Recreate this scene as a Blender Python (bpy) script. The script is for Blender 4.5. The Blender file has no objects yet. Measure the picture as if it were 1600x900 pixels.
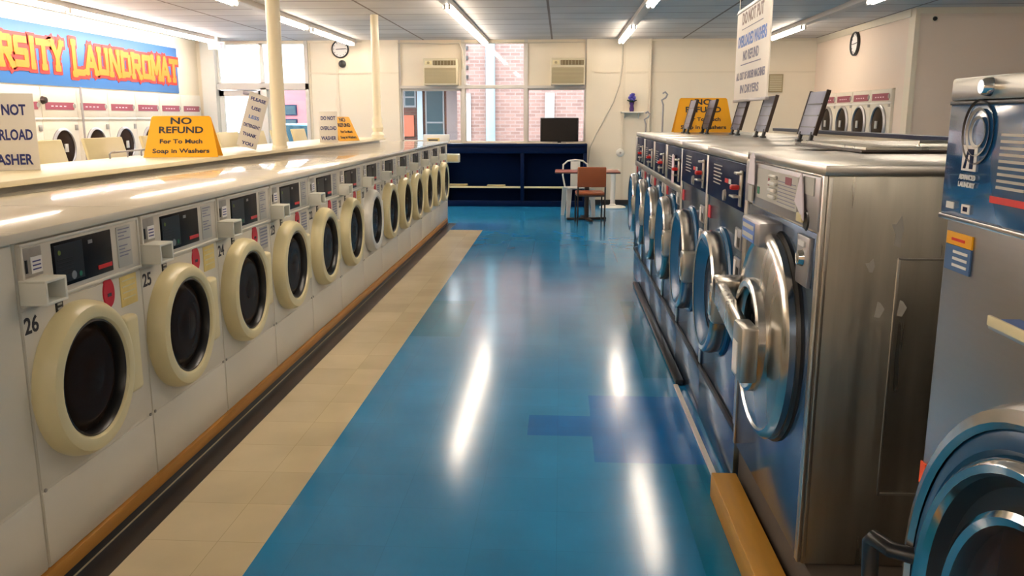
import bpy, bmesh, math, random
from mathutils import Vector, Matrix
random.seed(7)
PI = math.pi
scene = bpy.context.scene
COL = scene.collection

# ------------------------------------------------------------------ camera
F, CX, CY, VX, VY, EYE = 1322.0, 800.0, 450.0, 877.0, 183.0, 1.5
p_ = math.atan((CY - VY) / F)
yc = Vector(((VX - CX) / F, (CY - VY) / F, 1.0)).normalized()
zc = Vector((0, math.cos(p_), -math.sin(p_)))
xc = yc.cross(zc)
if xc.x < 0: xc = -xc
right = Vector((xc[0], yc[0], zc[0])); up = Vector((xc[1], yc[1], zc[1])); fwd = Vector((xc[2], yc[2], zc[2]))
cam_d = bpy.data.cameras.new('camera'); cam = bpy.data.objects.new('camera', cam_d); COL.objects.link(cam)
cam_d.sensor_width = 36.0; cam_d.lens = F / 1600.0 * 36.0; cam_d.clip_start = 0.05; cam_d.clip_end = 200
m = Matrix((right, up, -fwd)).transposed().to_4x4(); m.translation = Vector((0, 0, EYE))
cam.matrix_world = m
scene.camera = cam

# ------------------------------------------------------------------ light, exposure
scene.view_settings.view_transform = 'Standard'
scene.view_settings.look = 'None'
scene.view_settings.exposure = 0.95
scene.view_settings.gamma = 1.0
scene.view_settings.use_curve_mapping = False
scene.cycles.use_denoising = True
scene.cycles.max_bounces = 8
scene.cycles.sample_clamp_indirect = 6.0
world = bpy.data.worlds.new('world'); scene.world = world; world.use_nodes = True
WN = world.node_tree.nodes; WL = world.node_tree.links
WN['Background'].inputs['Color'].default_value = (0.93, 0.97, 1.0, 1)
WN['Background'].inputs['Strength'].default_value = 5.5
TUBE_STRENGTH = 16.0      # the lit fluorescent tubes
TUBE_COLOR = (1.0, 0.86, 0.70)
sun_d = bpy.data.lights.new('sun', 'SUN'); sun = bpy.data.objects.new('sun', sun_d); COL.objects.link(sun)
sun_d.energy = 0.4; sun_d.angle = 0.05; sun_d.color = (1, .93, .82)
sun.rotation_euler = (math.radians(50), 0, math.radians(-25))

# ------------------------------------------------------------------ materials
MATS = {}
def mat(name, col, rough=.5, metal=0., noise=0., nscale=8., bump=0., bscale=60., spec=.5, stretch=None, emit=None, es=0., rvar=0., coat=0.):
    if name in MATS: return MATS[name]
    mt = bpy.data.materials.new(name); mt.use_nodes = True
    N = mt.node_tree.nodes; L = mt.node_tree.links; b = N['Principled BSDF']
    b.inputs['Base Color'].default_value = (*col, 1); b.inputs['Roughness'].default_value = rough
    b.inputs['Metallic'].default_value = metal; b.inputs['Specular IOR Level'].default_value = spec
    b.inputs['Coat Weight'].default_value = coat
    if emit: b.inputs['Emission Color'].default_value = (*emit, 1); b.inputs['Emission Strength'].default_value = es
    tc = N.new('ShaderNodeTexCoord'); mp = N.new('ShaderNodeMapping'); L.new(tc.outputs['Object'], mp.inputs['Vector'])
    if stretch: mp.inputs['Scale'].default_value = stretch
    if noise or rvar:
        nz = N.new('ShaderNodeTexNoise'); nz.inputs['Scale'].default_value = nscale; nz.inputs['Detail'].default_value = 5
        L.new(mp.outputs[0], nz.inputs['Vector'])
        if noise:
            mx = N.new('ShaderNodeMix'); mx.data_type = 'RGBA'
            mx.inputs[6].default_value = (*[max(0, c * (1 - noise)) for c in col], 1)
            mx.inputs[7].default_value = (*[min(1, c * (1 + noise)) for c in col], 1)
            L.new(nz.outputs['Fac'], mx.inputs[0]); L.new(mx.outputs[2], b.inputs['Base Color'])
        if rvar:
            mr = N.new('ShaderNodeMapRange'); mr.inputs[1].default_value = .3; mr.inputs[2].default_value = .7
            mr.inputs[3].default_value = rough - rvar; mr.inputs[4].default_value = rough + rvar
            L.new(nz.outputs['Fac'], mr.inputs[0]); L.new(mr.outputs[0], b.inputs['Roughness'])
    if bump:
        n2 = N.new('ShaderNodeTexNoise'); n2.inputs['Scale'].default_value = bscale; n2.inputs['Detail'].default_value = 3
        L.new(mp.outputs[0], n2.inputs['Vector'])
        bp = N.new('ShaderNodeBump'); bp.inputs['Strength'].default_value = bump; bp.inputs['Distance'].default_value = .01
        L.new(n2.outputs['Fac'], bp.inputs['Height']); L.new(bp.outputs[0], b.inputs['Normal'])
    MATS[name] = mt
    return mt

def tiled(name, col, grout, w, h, rough, var=.08, mortar=.004, offset=0., bump=0., bscale=3., coords='xy', spec=.5, squash=0.):
    """procedural tiles / bricks / planks on real object coordinates"""
    mt = mat(name, col, rough, spec=spec)
    N = mt.node_tree.nodes; L = mt.node_tree.links; b = N['Principled BSDF']
    tc = N.new('ShaderNodeTexCoord'); sp = N.new('ShaderNodeSeparateXYZ'); L.new(tc.outputs['Object'], sp.inputs[0])
    cb = N.new('ShaderNodeCombineXYZ')
    a, c = {'xy': (0, 1), 'xz': (0, 2), 'yz': (1, 2), 'yx': (1, 0)}[coords]
    L.new(sp.outputs[a], cb.inputs[0]); L.new(sp.outputs[c], cb.inputs[1])
    br = N.new('ShaderNodeTexBrick'); L.new(cb.outputs[0], br.inputs['Vector'])
    br.inputs['Scale'].default_value = 1; br.inputs['Brick Width'].default_value = w; br.inputs['Row Height'].default_value = h
    br.inputs['Mortar Size'].default_value = mortar; br.inputs['Mortar Smooth'].default_value = .2
    br.offset = offset; br.squash = 1
    br.inputs['Color1'].default_value = (*[c * (1 - var) for c in col], 1)
    br.inputs['Color2'].default_value = (*[min(1, c * (1 + var)) for c in col], 1)
    br.inputs['Mortar'].default_value = (*grout, 1)
    nz = N.new('ShaderNodeTexNoise'); nz.inputs['Scale'].default_value = bscale; nz.inputs['Detail'].default_value = 6
    L.new(tc.outputs['Object'], nz.inputs['Vector'])
    mx = N.new('ShaderNodeMix'); mx.data_type = 'RGBA'; mx.blend_type = 'MULTIPLY'; mx.inputs[0].default_value = .35
    L.new(br.outputs['Color'], mx.inputs[6]); 
    cr = N.new('ShaderNodeMapRange'); cr.inputs[1].default_value = .3; cr.inputs[2].default_value = .7; cr.inputs[3].default_value = .65; cr.inputs[4].default_value = 1.15
    L.new(nz.outputs['Fac'], cr.inputs[0]); L.new(cr.outputs[0], mx.inputs[7]); L.new(mx.outputs[2], b.inputs['Base Color'])
    if bump:
        bp = N.new('ShaderNodeBump'); bp.inputs['Strength'].default_value = bump; bp.inputs['Distance'].default_value = .02
        L.new(nz.outputs['Fac'], bp.inputs['Height']); L.new(bp.outputs[0], b.inputs['Normal'])
    return mt

def glass(name, tint=(1, 1, 1), refl=.12):
    mt = bpy.data.materials.new(name); mt.use_nodes = True; N = mt.node_tree.nodes; L = mt.node_tree.links
    N.remove(N['Principled BSDF']); o = N['Material Output']
    t = N.new('ShaderNodeBsdfTransparent'); t.inputs[0].default_value = (*tint, 1)
    g = N.new('ShaderNodeBsdfGlossy'); g.inputs['Roughness'].default_value = .03
    x = N.new('ShaderNodeMixShader'); f = N.new('ShaderNodeFresnel'); f.inputs[0].default_value = 1.45
    L.new(f.outputs[0], x.inputs[0]); L.new(t.outputs[0], x.inputs[1]); L.new(g.outputs[0], x.inputs[2]); L.new(x.outputs[0], o.inputs[0])
    MATS[name] = mt; return mt

enamel = mat('white_enamel', (.69, .65, .56), .36, noise=.05, nscale=3, bump=.02, bscale=5)
enamel_panel = mat('cream_control_plate', (.64, .59, .50), .4, noise=.04)
lamin = mat('pale_laminate', (.74, .68, .56), .1, noise=.05, nscale=4, bump=.03, bscale=3, coat=.3)
ledge_m = mat('cream_ledge_paint', (.80, .69, .45), .35, noise=.05, nscale=5)
ring_cream = mat('cream_plastic', (.76, .66, .38), .28, noise=.04)
ring_white = mat('white_plastic', (.78, .75, .68), .28)
box_white = mat('box_plastic', (.80, .78, .68), .3)
dark_glass = mat('dark_door_glass', (.020, .011, .007), .16, spec=.10)
drum_dark = mat('dark_drum', (.035, .03, .028), .3, metal=.6)
black = mat('black_plastic', (.012, .012, .013), .3)
black_gloss = mat('black_display', (.008, .008, .010), .3, spec=.25)
grey_plate = mat('grey_metal_plate', (.33, .31, .28), .35, metal=.3, noise=.2, nscale=30)
paper_w = mat('white_paper', (.78, .76, .74), .6)
paper_grey = mat('grey_paper', (.5, .49, .45), .6)
paper_pink = mat('pink_paper', (.80, .62, .66), .6)
paper_lilac = mat('lilac_paper', (.78, .72, .78), .6)
ink = mat('dark_ink', (.03, .03, .04), .6)
ink_blue = mat('navy_ink', (.03, .04, .20), .6)
ink_lblue = mat('blue_ink', (.14, .25, .62), .6)
ink_grey = mat('grey_ink', (.22, .22, .30), .6)
ink_brown = mat('brown_ink', (.30, .22, .20), .6)
red = mat('red_plastic', (.65, .02, .02), .35)
red_sticker = mat('red_sticker', (.60, .015, .03), .4)
green = mat('green_mark', (.01, .18, .09), .4)
yellow_mark = mat('yellow_mark', (.16, .22, .03), .4)
yel_label = mat('yellow_label', (.80, .62, .22), .5, noise=.15, nscale=20)
yellow_sign = mat('yellow_plastic_sign', (.88, .42, .012), .35)
orange_wood = mat('orange_wood', (.52, .24, .045), .4, noise=.25, nscale=6, stretch=(6, .6, 6))
wood_curb = mat('yellow_wood', (.62, .31, .035), .45, noise=.2, nscale=5, stretch=(6, .6, 6))
black_rubber = mat('black_vinyl', (.02, .019, .02), .28, noise=.3)
steel = mat('brushed_steel', (.56, .54, .50), .24, metal=1., noise=.1, nscale=6, stretch=(1, 1, .12), rvar=.06, bump=.03, bscale=7)
steel_side = mat('stained_steel', (.42, .40, .34), .34, metal=1., noise=.38, nscale=4, stretch=(5, 5, .35), rvar=.1, bump=.10, bscale=3)
steel_trim = mat('steel_trim', (.60, .58, .53), .3, metal=1.)
steel_new = mat('new_brushed_steel', (.40, .38, .37), .28, metal=1., noise=.05, nscale=10, stretch=(1, 1, 12), bump=.02, bscale=9)
steel_dull = mat('dull_grey_steel', (.40, .39, .40), .4, metal=.8, noise=.1)
chrome = mat('chrome', (.74, .73, .70), .1, metal=1.)
chrome_soft = mat('satin_chrome', (.66, .64, .60), .2, metal=1., bump=.02, bscale=8)
reflect_blue_front = mat('steel_floor_reflection', (.14, .21, .33), .2, metal=.9, noise=.12, nscale=4, rvar=.05, bump=.03, bscale=5)  # stainless steel, with the blue floor's reflection mixed into its colour
blue_ring = mat('blue_plastic_ring', (.006, .09, .22), .25)
navy = mat('navy_panel', (.003, .010, .045), .35, spec=.3)
navy_new = mat('blue_gloss_panel', (.010, .075, .21), .12, coat=.3)
navy_wood = mat('navy_painted_wood', (.001, .008, .040), .35, noise=.2, nscale=6)
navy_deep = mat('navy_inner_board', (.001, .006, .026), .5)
wall_m = mat('cream_wall', (.80, .71, .56), .6, noise=.04, nscale=2, bump=.02, bscale=20)
wall_side = mat('beige_wall', (.76, .62, .50), .65, noise=.03, nscale=2)
trim_m = mat('cream_trim', (.74, .65, .50), .5)
alum = mat('white_aluminium', (.62, .58, .52), .45)
fascia = mat('dryer_fascia', (.66, .60, .49), .4, noise=.04)
maroon = mat('maroon_strip', (.28, .05, .08), .45)
ac_body = mat('cream_ac_plastic', (.62, .55, .38), .45)
ac_grille = mat('ac_grille', (.34, .28, .16), .6)
ac_dark = mat('ac_vent_dark', (.18, .13, .06), .6)
concrete = mat('dark_concrete', (.10, .08, .065), .7, noise=.4, nscale=5)
pole_m = mat('cream_pole', (.84, .75, .55), .35)
orange_seat = mat('orange_vinyl', (.30, .07, .015), .4, noise=.1)
dark_metal = mat('dark_brown_metal', (.05, .035, .03), .4, metal=.6)
white_metal = mat('white_metal', (.72, .70, .64), .35, metal=.2)
table_top_m = mat('maroon_laminate', (.30, .08, .06), .3)
sign_white = mat('white_sign_board', (.80, .76, .70), .45)
fix_body = mat('fixture_enamel', (.55, .50, .45), .5)
lidgrey = mat('grey_lid_plastic', (.17, .18, .25), .4, noise=.15, nscale=15)
cable_m = mat('white_cable', (.62, .56, .45), .5)
banner_blue = mat('banner_blue', (.03, .14, .38), .5, noise=.06, nscale=2)
banner_orange = mat('banner_orange', (.80, .20, .008), .5)
banner_red = mat('banner_red', (.42, .02, .015), .5)
exit_red = mat('exit_red', (.8, .05, .08), .4, emit=(1, .1, .12), es=.6)
tube_m = mat('lit_tube', (1, 1, 1), .4, emit=TUBE_COLOR, es=TUBE_STRENGTH)
win_glass = glass('window_glass', (.96, .98, .99))
purple = mat('purple_vase', (.07, .03, .16), .2)
flower_b = mat('blue_petals', (.08, .07, .40), .5)
leaf = mat('dark_leaf', (.01, .04, .02), .5)
tub = mat('matte_screen', (.006, .006, .007), .15)

def dim(mt, ior, tint=(1, 1, 1)):
    b = mt.node_tree.nodes['Principled BSDF']; b.inputs['IOR'].default_value = ior; b.inputs['Specular Tint'].default_value = (*tint, 1); b.inputs['Specular IOR Level'].default_value = .5
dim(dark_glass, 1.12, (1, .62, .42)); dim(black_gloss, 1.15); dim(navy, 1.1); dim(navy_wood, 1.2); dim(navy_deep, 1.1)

# ------------------------------------------------------------------ mesh helpers
class MB:
    def __init__(s): s.bm = bmesh.new(); s.mats = []
    def mi(s, mt):
        if mt not in s.mats: s.mats.append(mt)
        return s.mats.index(mt)
    def _add(s, tb, mt, M=None):
        if M is not None: tb.transform(M)
        me = bpy.data.meshes.new('tmp'); tb.to_mesh(me); tb.free()
        k = s.mi(mt)
        n0 = len(s.bm.faces); s.bm.from_mesh(me); s.bm.faces.ensure_lookup_table()
        for f in s.bm.faces[n0:]: f.material_index = k; f.smooth = True
        bpy.data.meshes.remove(me); return s
    def box(s, x0, x1, y0, y1, z0, z1, mt, bev=0., seg=2, M=None):
        tb = bmesh.new(); r = bmesh.ops.create_cube(tb, size=1)
        T = Matrix.Translation(((x0 + x1) / 2, (y0 + y1) / 2, (z0 + z1) / 2)) @ Matrix.Diagonal((abs(x1 - x0), abs(y1 - y0), abs(z1 - z0), 1))
        tb.transform(T)
        if bev: bmesh.ops.bevel(tb, geom=tb.edges[:], offset=bev, segments=seg, affect='EDGES', profile=.5)
        return s._add(tb, mt, M)
    def lathe(s, prof, c, axis, mt, seg=40, M=None):
        """prof = [(radius, height along axis)], revolved about axis through c"""
        tb = bmesh.new(); ax = Vector(axis).normalized(); t = Vector((0, 0, 1)) if abs(ax.z) < .9 else Vector((0, 1, 0))
        u = ax.cross(t).normalized(); v = ax.cross(u); rings = []
        for r, h in prof:
            if r < 1e-6: rings.append([tb.verts.new(Vector(c) + ax * h)]); continue
            rings.append([tb.verts.new(Vector(c) + ax * h + (u * math.cos(2 * PI * k / seg) + v * math.sin(2 * PI * k / seg)) * r) for k in range(seg)])
        for a, b in zip(rings, rings[1:]):
            for k in range(seg):
                k2 = (k + 1) % seg
                if len(a) == 1 and len(b) == 1: continue
                if len(a) == 1: tb.faces.new((a[0], b[k], b[k2]))
                elif len(b) == 1: tb.faces.new((a[k], b[0], a[k2]))
                else: tb.faces.new((a[k], b[k], b[k2], a[k2]))
        bmesh.ops.recalc_face_normals(tb, faces=tb.faces[:])
        return s._add(tb, mt, M)
    def cyl(s, p0, p1, r, mt, r1=None, seg=16, M=None):
        p0 = Vector(p0); p1 = Vector(p1); d = (p1 - p0).length; r1 = r if r1 is None else r1
        return s.lathe([(0, 0), (r, 0), (r1, d), (0, d)], p0, p1 - p0, mt, seg, M)
    def tube(s, pts, r, mt, seg=8, M=None):
        tb = bmesh.new(); pts = [Vector(p) for p in pts]; rings = []; prev = None
        for i, p in enumerate(pts):
            d = (pts[min(i + 1, len(pts) - 1)] - pts[max(i - 1, 0)]).normalized()
            if prev is None:
                t = Vector((0, 0, 1)) if abs(d.z) < .9 else Vector((0, 1, 0)); u = d.cross(t).normalized()
            else: u = (prev - d * prev.dot(d)).normalized()
            prev = u; v = d.cross(u)
            rings.append([tb.verts.new(p + (u * math.cos(2 * PI * k / seg) + v * math.sin(2 * PI * k / seg)) * r) for k in range(seg)])
        for a, b in zip(rings, rings[1:]):
            for k in range(seg): tb.faces.new((a[k], a[(k + 1) % seg], b[(k + 1) % seg], b[k]))
        tb.faces.new(rings[0][::-1]); tb.faces.new(rings[-1])
        bmesh.ops.recalc_face_normals(tb, faces=tb.faces[:])
        return s._add(tb, mt, M)
    def prism(s, poly, o, ux, uy, depth, mt, M=None):
        """2-D polygon in the plane o + ux*x + uy*y, extruded by depth along ux x uy"""
        tb = bmesh.new(); ux = Vector(ux); uy = Vector(uy); n = ux.cross(uy).normalized() * depth; o = Vector(o)
        a = [tb.verts.new(o + ux * x + uy * y) for x, y in poly]; b = [tb.verts.new(v.co + n) for v in a]
        tb.faces.new(a[::-1]); tb.faces.new(b)
        for k in range(len(a)): k2 = (k + 1) % len(a); tb.faces.new((a[k], a[k2], b[k2], b[k]))
        bmesh.ops.recalc_face_normals(tb, faces=tb.faces[:])
        return s._add(tb, mt, M)
    def sphere(s, c, r, mt, seg=16, sc=(1, 1, 1), M=None):
        tb = bmesh.new(); bmesh.ops.create_uvsphere(tb, u_segments=seg, v_segments=seg // 2, radius=r)
        tb.transform(Matrix.Translation(c) @ Matrix.Diagonal((*sc, 1)))
        return s._add(tb, mt, M)
    def text(s, body, o, ux, uy, h, mt, width=None, bold=.012, depth=.0012, align='CENTER'):
        """flat raised lettering; o = centre (or left) of the line at its baseline, h = capital height"""
        key = (body, bold)
        if key not in TXT:
            cu = bpy.data.curves.new('t', 'FONT'); cu.body = body; cu.size = 1; cu.offset = bold; cu.extrude = 0; cu.resolution_u = 3
            ob = bpy.data.objects.new('t', cu); COL.objects.link(ob)
            dg = bpy.context.evaluated_depsgraph_get(); me = bpy.data.meshes.new_from_object(ob.evaluated_get(dg))
            vs = [v.co.copy() for v in me.vertices]; fs = [tuple(p.vertices) for p in me.polygons]
            bpy.data.objects.remove(ob); bpy.data.curves.remove(cu); bpy.data.meshes.remove(me)
            TXT[key] = (vs, fs)
        vs, fs = TXT[key]
        if not vs: return s
        x0 = min(v.x for v in vs); x1 = max(v.x for v in vs)
        k = h / .73; kx = k if width is None else width / (x1 - x0)
        ox = {'CENTER': (x0 + x1) / 2, 'LEFT': x0}[align]
        ux = Vector(ux).normalized(); uy = Vector(uy).normalized(); n = ux.cross(uy)
        tb = bmesh.new(); vv = [tb.verts.new(Vector(o) + ux * ((v.x - ox) * kx) + uy * (v.y * k) + n * depth) for v in vs]
        for f in fs:
            try: tb.faces.new([vv[i] for i in f])
            except ValueError: pass
        r = bmesh.ops.extrude_face_region(tb, geom=tb.faces[:])
        for e in r['geom']:
            if isinstance(e, bmesh.types.BMVert): e.co -= n * (depth * .98)
        bmesh.ops.recalc_face_normals(tb, faces=tb.faces[:])
        return s._add(tb, mt)
    def build(s, name, parent=None):
        me = bpy.data.meshes.new(name); s.bm.to_mesh(me); s.bm.free()
        for k in s.mats: me.materials.append(k)
        me.set_sharp_from_angle(angle=math.radians(35))
        o = bpy.data.objects.new(name, me); COL.objects.link(o)
        if parent: o.parent = parent
        return o
TXT = {}

def tag(o, label=None, cat=None, group=None, kind=None):
    if label: o['label'] = label
    if cat: o['category'] = cat
    if group: o['group'] = group
    if kind: o['kind'] = kind
    return o
def thing(name, label, cat, loc=(0, 0, 0), rz=0., group=None):
    o = bpy.data.objects.new(name, None); COL.objects.link(o); o.location = loc; o.rotation_euler = (0, 0, rz)
    o.empty_display_size = .1
    return tag(o, label, cat, group)
KIDS = {}
def copy_thing(src, label, loc, rz=0.):
    def cp(o, par):
        c = o.copy(); COL.objects.link(c)
        if par: c.parent = par
        for ch in [q for q in COL.objects if q.parent == o and not q.name.startswith('number_sticker')]: cp(ch, c)
        return c
    c = cp(src, None); c.location = loc; c.rotation_euler = (0, 0, rz); c['label'] = label
    return c
def struct(mb, name, **k): return tag(mb.build(name), kind='structure', **k)
Y3, Z3, X3 = Vector((0, 1, 0)), Vector((0, 0, 1)), Vector((1, 0, 0))

# ------------------------------------------------------------------ room shell
CEIL = 2.79; BACK = 14.9; LW = -6.35; RW = 4.25; JOG = 11.0; FARX = 7.2; FRONT = -4.0
fl_blue = tiled('blue_floor_tile', (.020, .245, .52), (.016, .20, .43), .305, .305, .15, .04, .0010, bump=.04, bscale=2.2)
fl_dark = tiled('dark_blue_floor_tile', (.0, .16, .50), (.0, .12, .38), .305, .305, .17, .04, .001, bump=.04, bscale=2.2)
fl_teal = tiled('teal_floor_tile', (.002, .20, .38), (.004, .15, .3), .305, .305, .17, .05, .001, bump=.04, bscale=2.2)
fl_cream = tiled('cream_floor_tile', (.68, .56, .36), (.54, .43, .26), .305, .305, .16, .07, .0015, bump=.04, bscale=2.2)
for q in (fl_blue, fl_dark, fl_teal, fl_cream):
    N = q.node_tree.nodes; L = q.node_tree.links; b = N['Principled BSDF']; b.inputs['Specular IOR Level'].default_value = .5
b = MB()
xs = sorted([LW, -1.60, -1.49, -1.045, -.69, -.147, .165, .50, .70, FARX])
ys = sorted([FRONT, 3.54, 3.85, 4.13, 4.46, 5.68, 6.85, 4.8, 6.9, 11.35, 12.1, BACK, JOG])
tb = bmesh.new(); gv = {}
def gvert(x, y):
    if (x, y) not in gv: gv[(x, y)] = tb.verts.new((x, y, 0))
    return gv[(x, y)]
order = [fl_blue, fl_dark, fl_teal, fl_cream, black_rubber]
for i in range(len(xs) - 1):
    for j in range(len(ys) - 1):
        x, y = (xs[i] + xs[i + 1]) / 2, (ys[j] + ys[j + 1]) / 2
        k = 0
        if -1.60 < x < -1.49 and y < 12.1: k = 4
        elif -1.49 < x < -1.045 and y < 11.35: k = 3
        elif y > 11.35: k = 1 if y < 12.1 and x < -.69 else 0
        elif x < -1.6: k = 3
        elif .165 < x < .70 and 3.54 < y < 4.46: k = 1
        elif -.147 < x < .165 and 3.85 < y < 4.13: k = 1
        elif -1.045 < x < -.69 and 5.68 < y < 6.85: k = 2
        elif .50 < x < .70 and 4.8 < y < 6.9: k = 2
        elif .50 < x < .70 and y < 3.54: k = 2
        f = tb.faces.new((gvert(xs[i], ys[j]), gvert(xs[i + 1], ys[j]), gvert(xs[i + 1], ys[j + 1]), gvert(xs[i], ys[j + 1]))); f.material_index = k
me = bpy.data.meshes.new('floor'); tb.to_mesh(me); tb.free()
for k in order: me.materials.append(k)
o = bpy.data.objects.new('floor', me); COL.objects.link(o); tag(o, kind='structure')

ceil_m = tiled('ceiling_tile', (.55, .52, .49), (.16, .11, .08), 2.19, .64, .6, .06, .016, bscale=1.5)
mpn = [n for n in ceil_m.node_tree.nodes if n.type == 'TEX_BRICK'][0]
# shift the plank grid so that seams fall at x = -0.17
Nn = ceil_m.node_tree.nodes; Ln = ceil_m.node_tree.links
vm = Nn.new('ShaderNodeVectorMath'); vm.operation = 'ADD'; vm.inputs[1].default_value = (.17 + 2.19 * 4, 6.4 + .30, 0)
src = mpn.inputs['Vector'].links[0].from_socket; Ln.new(src, vm.inputs[0]); Ln.new(vm.outputs[0], mpn.inputs['Vector'])
b = MB(); b.box(LW - .1, FARX + .1, FRONT - .1, BACK + .1, CEIL, CEIL + .08, ceil_m); struct(b, 'ceiling')
b = MB(); b.box(LW - .12, LW, FRONT, BACK, 0, CEIL, wall_m); struct(b, 'wall_left')
b = MB(); b.box(RW, RW + .12, JOG, 11.34, 0, CEIL, wall_side); b.box(RW, RW + .12, 14.33, BACK, 0, CEIL, wall_side); b.box(RW, RW + .12, 11.34, 14.33, 1.865, CEIL, wall_side); b.box(RW + .09, RW + .12, 11.34, 14.33, 0, 1.865, wall_side); b.box(RW, FARX, JOG - .12, JOG, 0, CEIL, wall_side); struct(b, 'wall_right')
b = MB(); b.box(FARX, FARX + .12, FRONT, JOG, 0, CEIL, wall_side); struct(b, 'wall_right_near')
b = MB(); b.box(LW, FARX, FRONT - .12, FRONT, 0, CEIL, wall_side); struct(b, 'wall_front')
b = MB()   # back wall, with its bays left open
T = .14
def bw(x0, x1, z0, z1, m=wall_m, y0=BACK): b.box(x0, x1, y0, BACK + T, z0, z1, m)
bw(LW, -6.22, 0, CEIL); bw(-4.38, -2.80, 0, CEIL)
bw(-2.80, .42, 0, 1.06); bw(-2.80, -1.70, 1.99, CEIL); bw(-.62, .42, 1.99, CEIL)
bw(.42, RW, 0, CEIL)
b.box(.42, 1.50, BACK - .07, BACK, .09, CEIL, wall_m)           # the shallow pier beside the window bay
b.box(-3.42, -2.80, BACK - .05, BACK, .0, CEIL, wall_m)
struct(b, 'wall_back')
b = MB(); b.box(.43, RW, BACK - .085, BACK - .005, 0, .09, black_rubber); struct(b, 'baseboard_back')
b = MB()
for x0, x1, yy in ((-4.38, -3.42, BACK), (-3.42, -2.80, BACK - .05), (.55, 1.02, BACK - .07), (1.10, 1.50, BACK - .07), (1.5, RW, BACK)):
    b.box(x0, x1, yy - .012, yy, 2.235, 2.26, trim_m)
for x, yy in ((-3.88, BACK), (1.06, BACK - .07), (-4.36, BACK), (-3.40, BACK), (1.485, BACK - .07)): b.box(x - .018, x + .018, yy - .015, yy, .1, CEIL, trim_m)
b.box(RW - .02, RW, JOG, BACK, 2.70, CEIL, trim_m); b.box(LW, RW, BACK - .02, BACK, 2.75, CEIL, trim_m)
b.box(RW, FARX, JOG - .14, JOG - .12, 2.72, CEIL, trim_m); b.box(RW - .012, RW + .05, JOG - .135, JOG + .05, 0, CEIL, trim_m)
struct(b, 'trim_1')

def window(n, x0, x1, z0, z1, fr=.03, mt=alum):
    w = MB(); y0, y1 = BACK + .02, BACK + .09
    w.box(x0, x0 + fr, y0, y1, z0, z1, mt); w.box(x1 - fr, x1, y0, y1, z0, z1, mt)
    w.box(x0, x1, y0, y1, z0, z0 + fr, mt); w.box(x0, x1, y0, y1, z1 - fr, z1, mt)
    o = struct(w, 'window_%d' % n)
    g = MB(); g.box(x0 + fr, x1 - fr, BACK + .05, BACK + .056, z0 + fr, z1 - fr, win_glass); g.build('pane', o)
    return o
window(1, -2.80, -1.70, 1.06, 1.99, .045)
window(2, -1.68, -.62, 1.06, 2.01, .03); window(3, -1.68, -.62, 2.01, 2.76, .03)
window(4, -.60, .42, 1.06, 1.99, .035)
b = MB()   # the mullions and rails of the window bay
for x in (-2.80, -1.69, -.61, .42): b.box(x - .03, x + .03, BACK - .03, BACK + .10, 1.06, CEIL, alum)
b.box(-2.8, .42, BACK - .035, BACK + .10, 1.985, 2.03, alum); b.box(-2.8, .42, BACK - .08, BACK + .10, 1.04, 1.075, trim_m)
struct(b, 'trim_2')
# entrance glazing in the left corner
window(5, -6.0, -5.22, 2.06, 2.76, .03, white_metal); window(6, -5.22, -4.38, 2.06, 2.76, .03, white_metal); window(7, -5.14, -4.38, .1, 2.0, .04, white_metal)
b = MB(); b.box(-6.24, -6.0, BACK - .12, BACK + .1, 0, CEIL, white_metal); b.box(-6.0, -4.38, BACK - .05, BACK + .1, 1.97, 2.07, alum)
b.box(-5.24, -5.13, BACK - .05, BACK + .1, 0, 2.0, white_metal); b.box(-4.44, -4.38, BACK - .05, BACK + .1, 0, CEIL, alum)
b.box(-5.14, -4.38, BACK - .01, BACK + .1, 0, .1, alum)
struct(b, 'trim_3')
w = MB()
for a in ((-5.99, -5.91, .02, 1.96), (-5.33, -5.25, .02, 1.96), (-5.99, -5.25, .02, .2), (-5.99, -5.25, 1.86, 1.96)):
    w.box(a[0], a[1], BACK, BACK + .05, a[2], a[3], white_metal)
d = struct(w, 'door_1')
w = MB(); w.box(-5.91, -5.33, BACK + .022, BACK + .028, .2, 1.86, win_glass); w.build('pane', d)
w = MB(); w.box(-5.55, -5.27, BACK - .06, BACK - .002, 1.89, 1.95, steel_dull, .01); w.tube([(-5.3, BACK - .04, 1.955), (-5.6, BACK - .16, 1.965), (-5.75, BACK - .03, 1.97)], .008, steel_dull); w.build('door_closer', d)
w = MB(); w.tube([(-5.86, BACK - .002, .95), (-5.86, BACK - .05, .95), (-5.86, BACK - .05, 1.2), (-5.86, BACK - .002, 1.2)], .011, steel_dull); w.build('door_handle', d)

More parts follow.
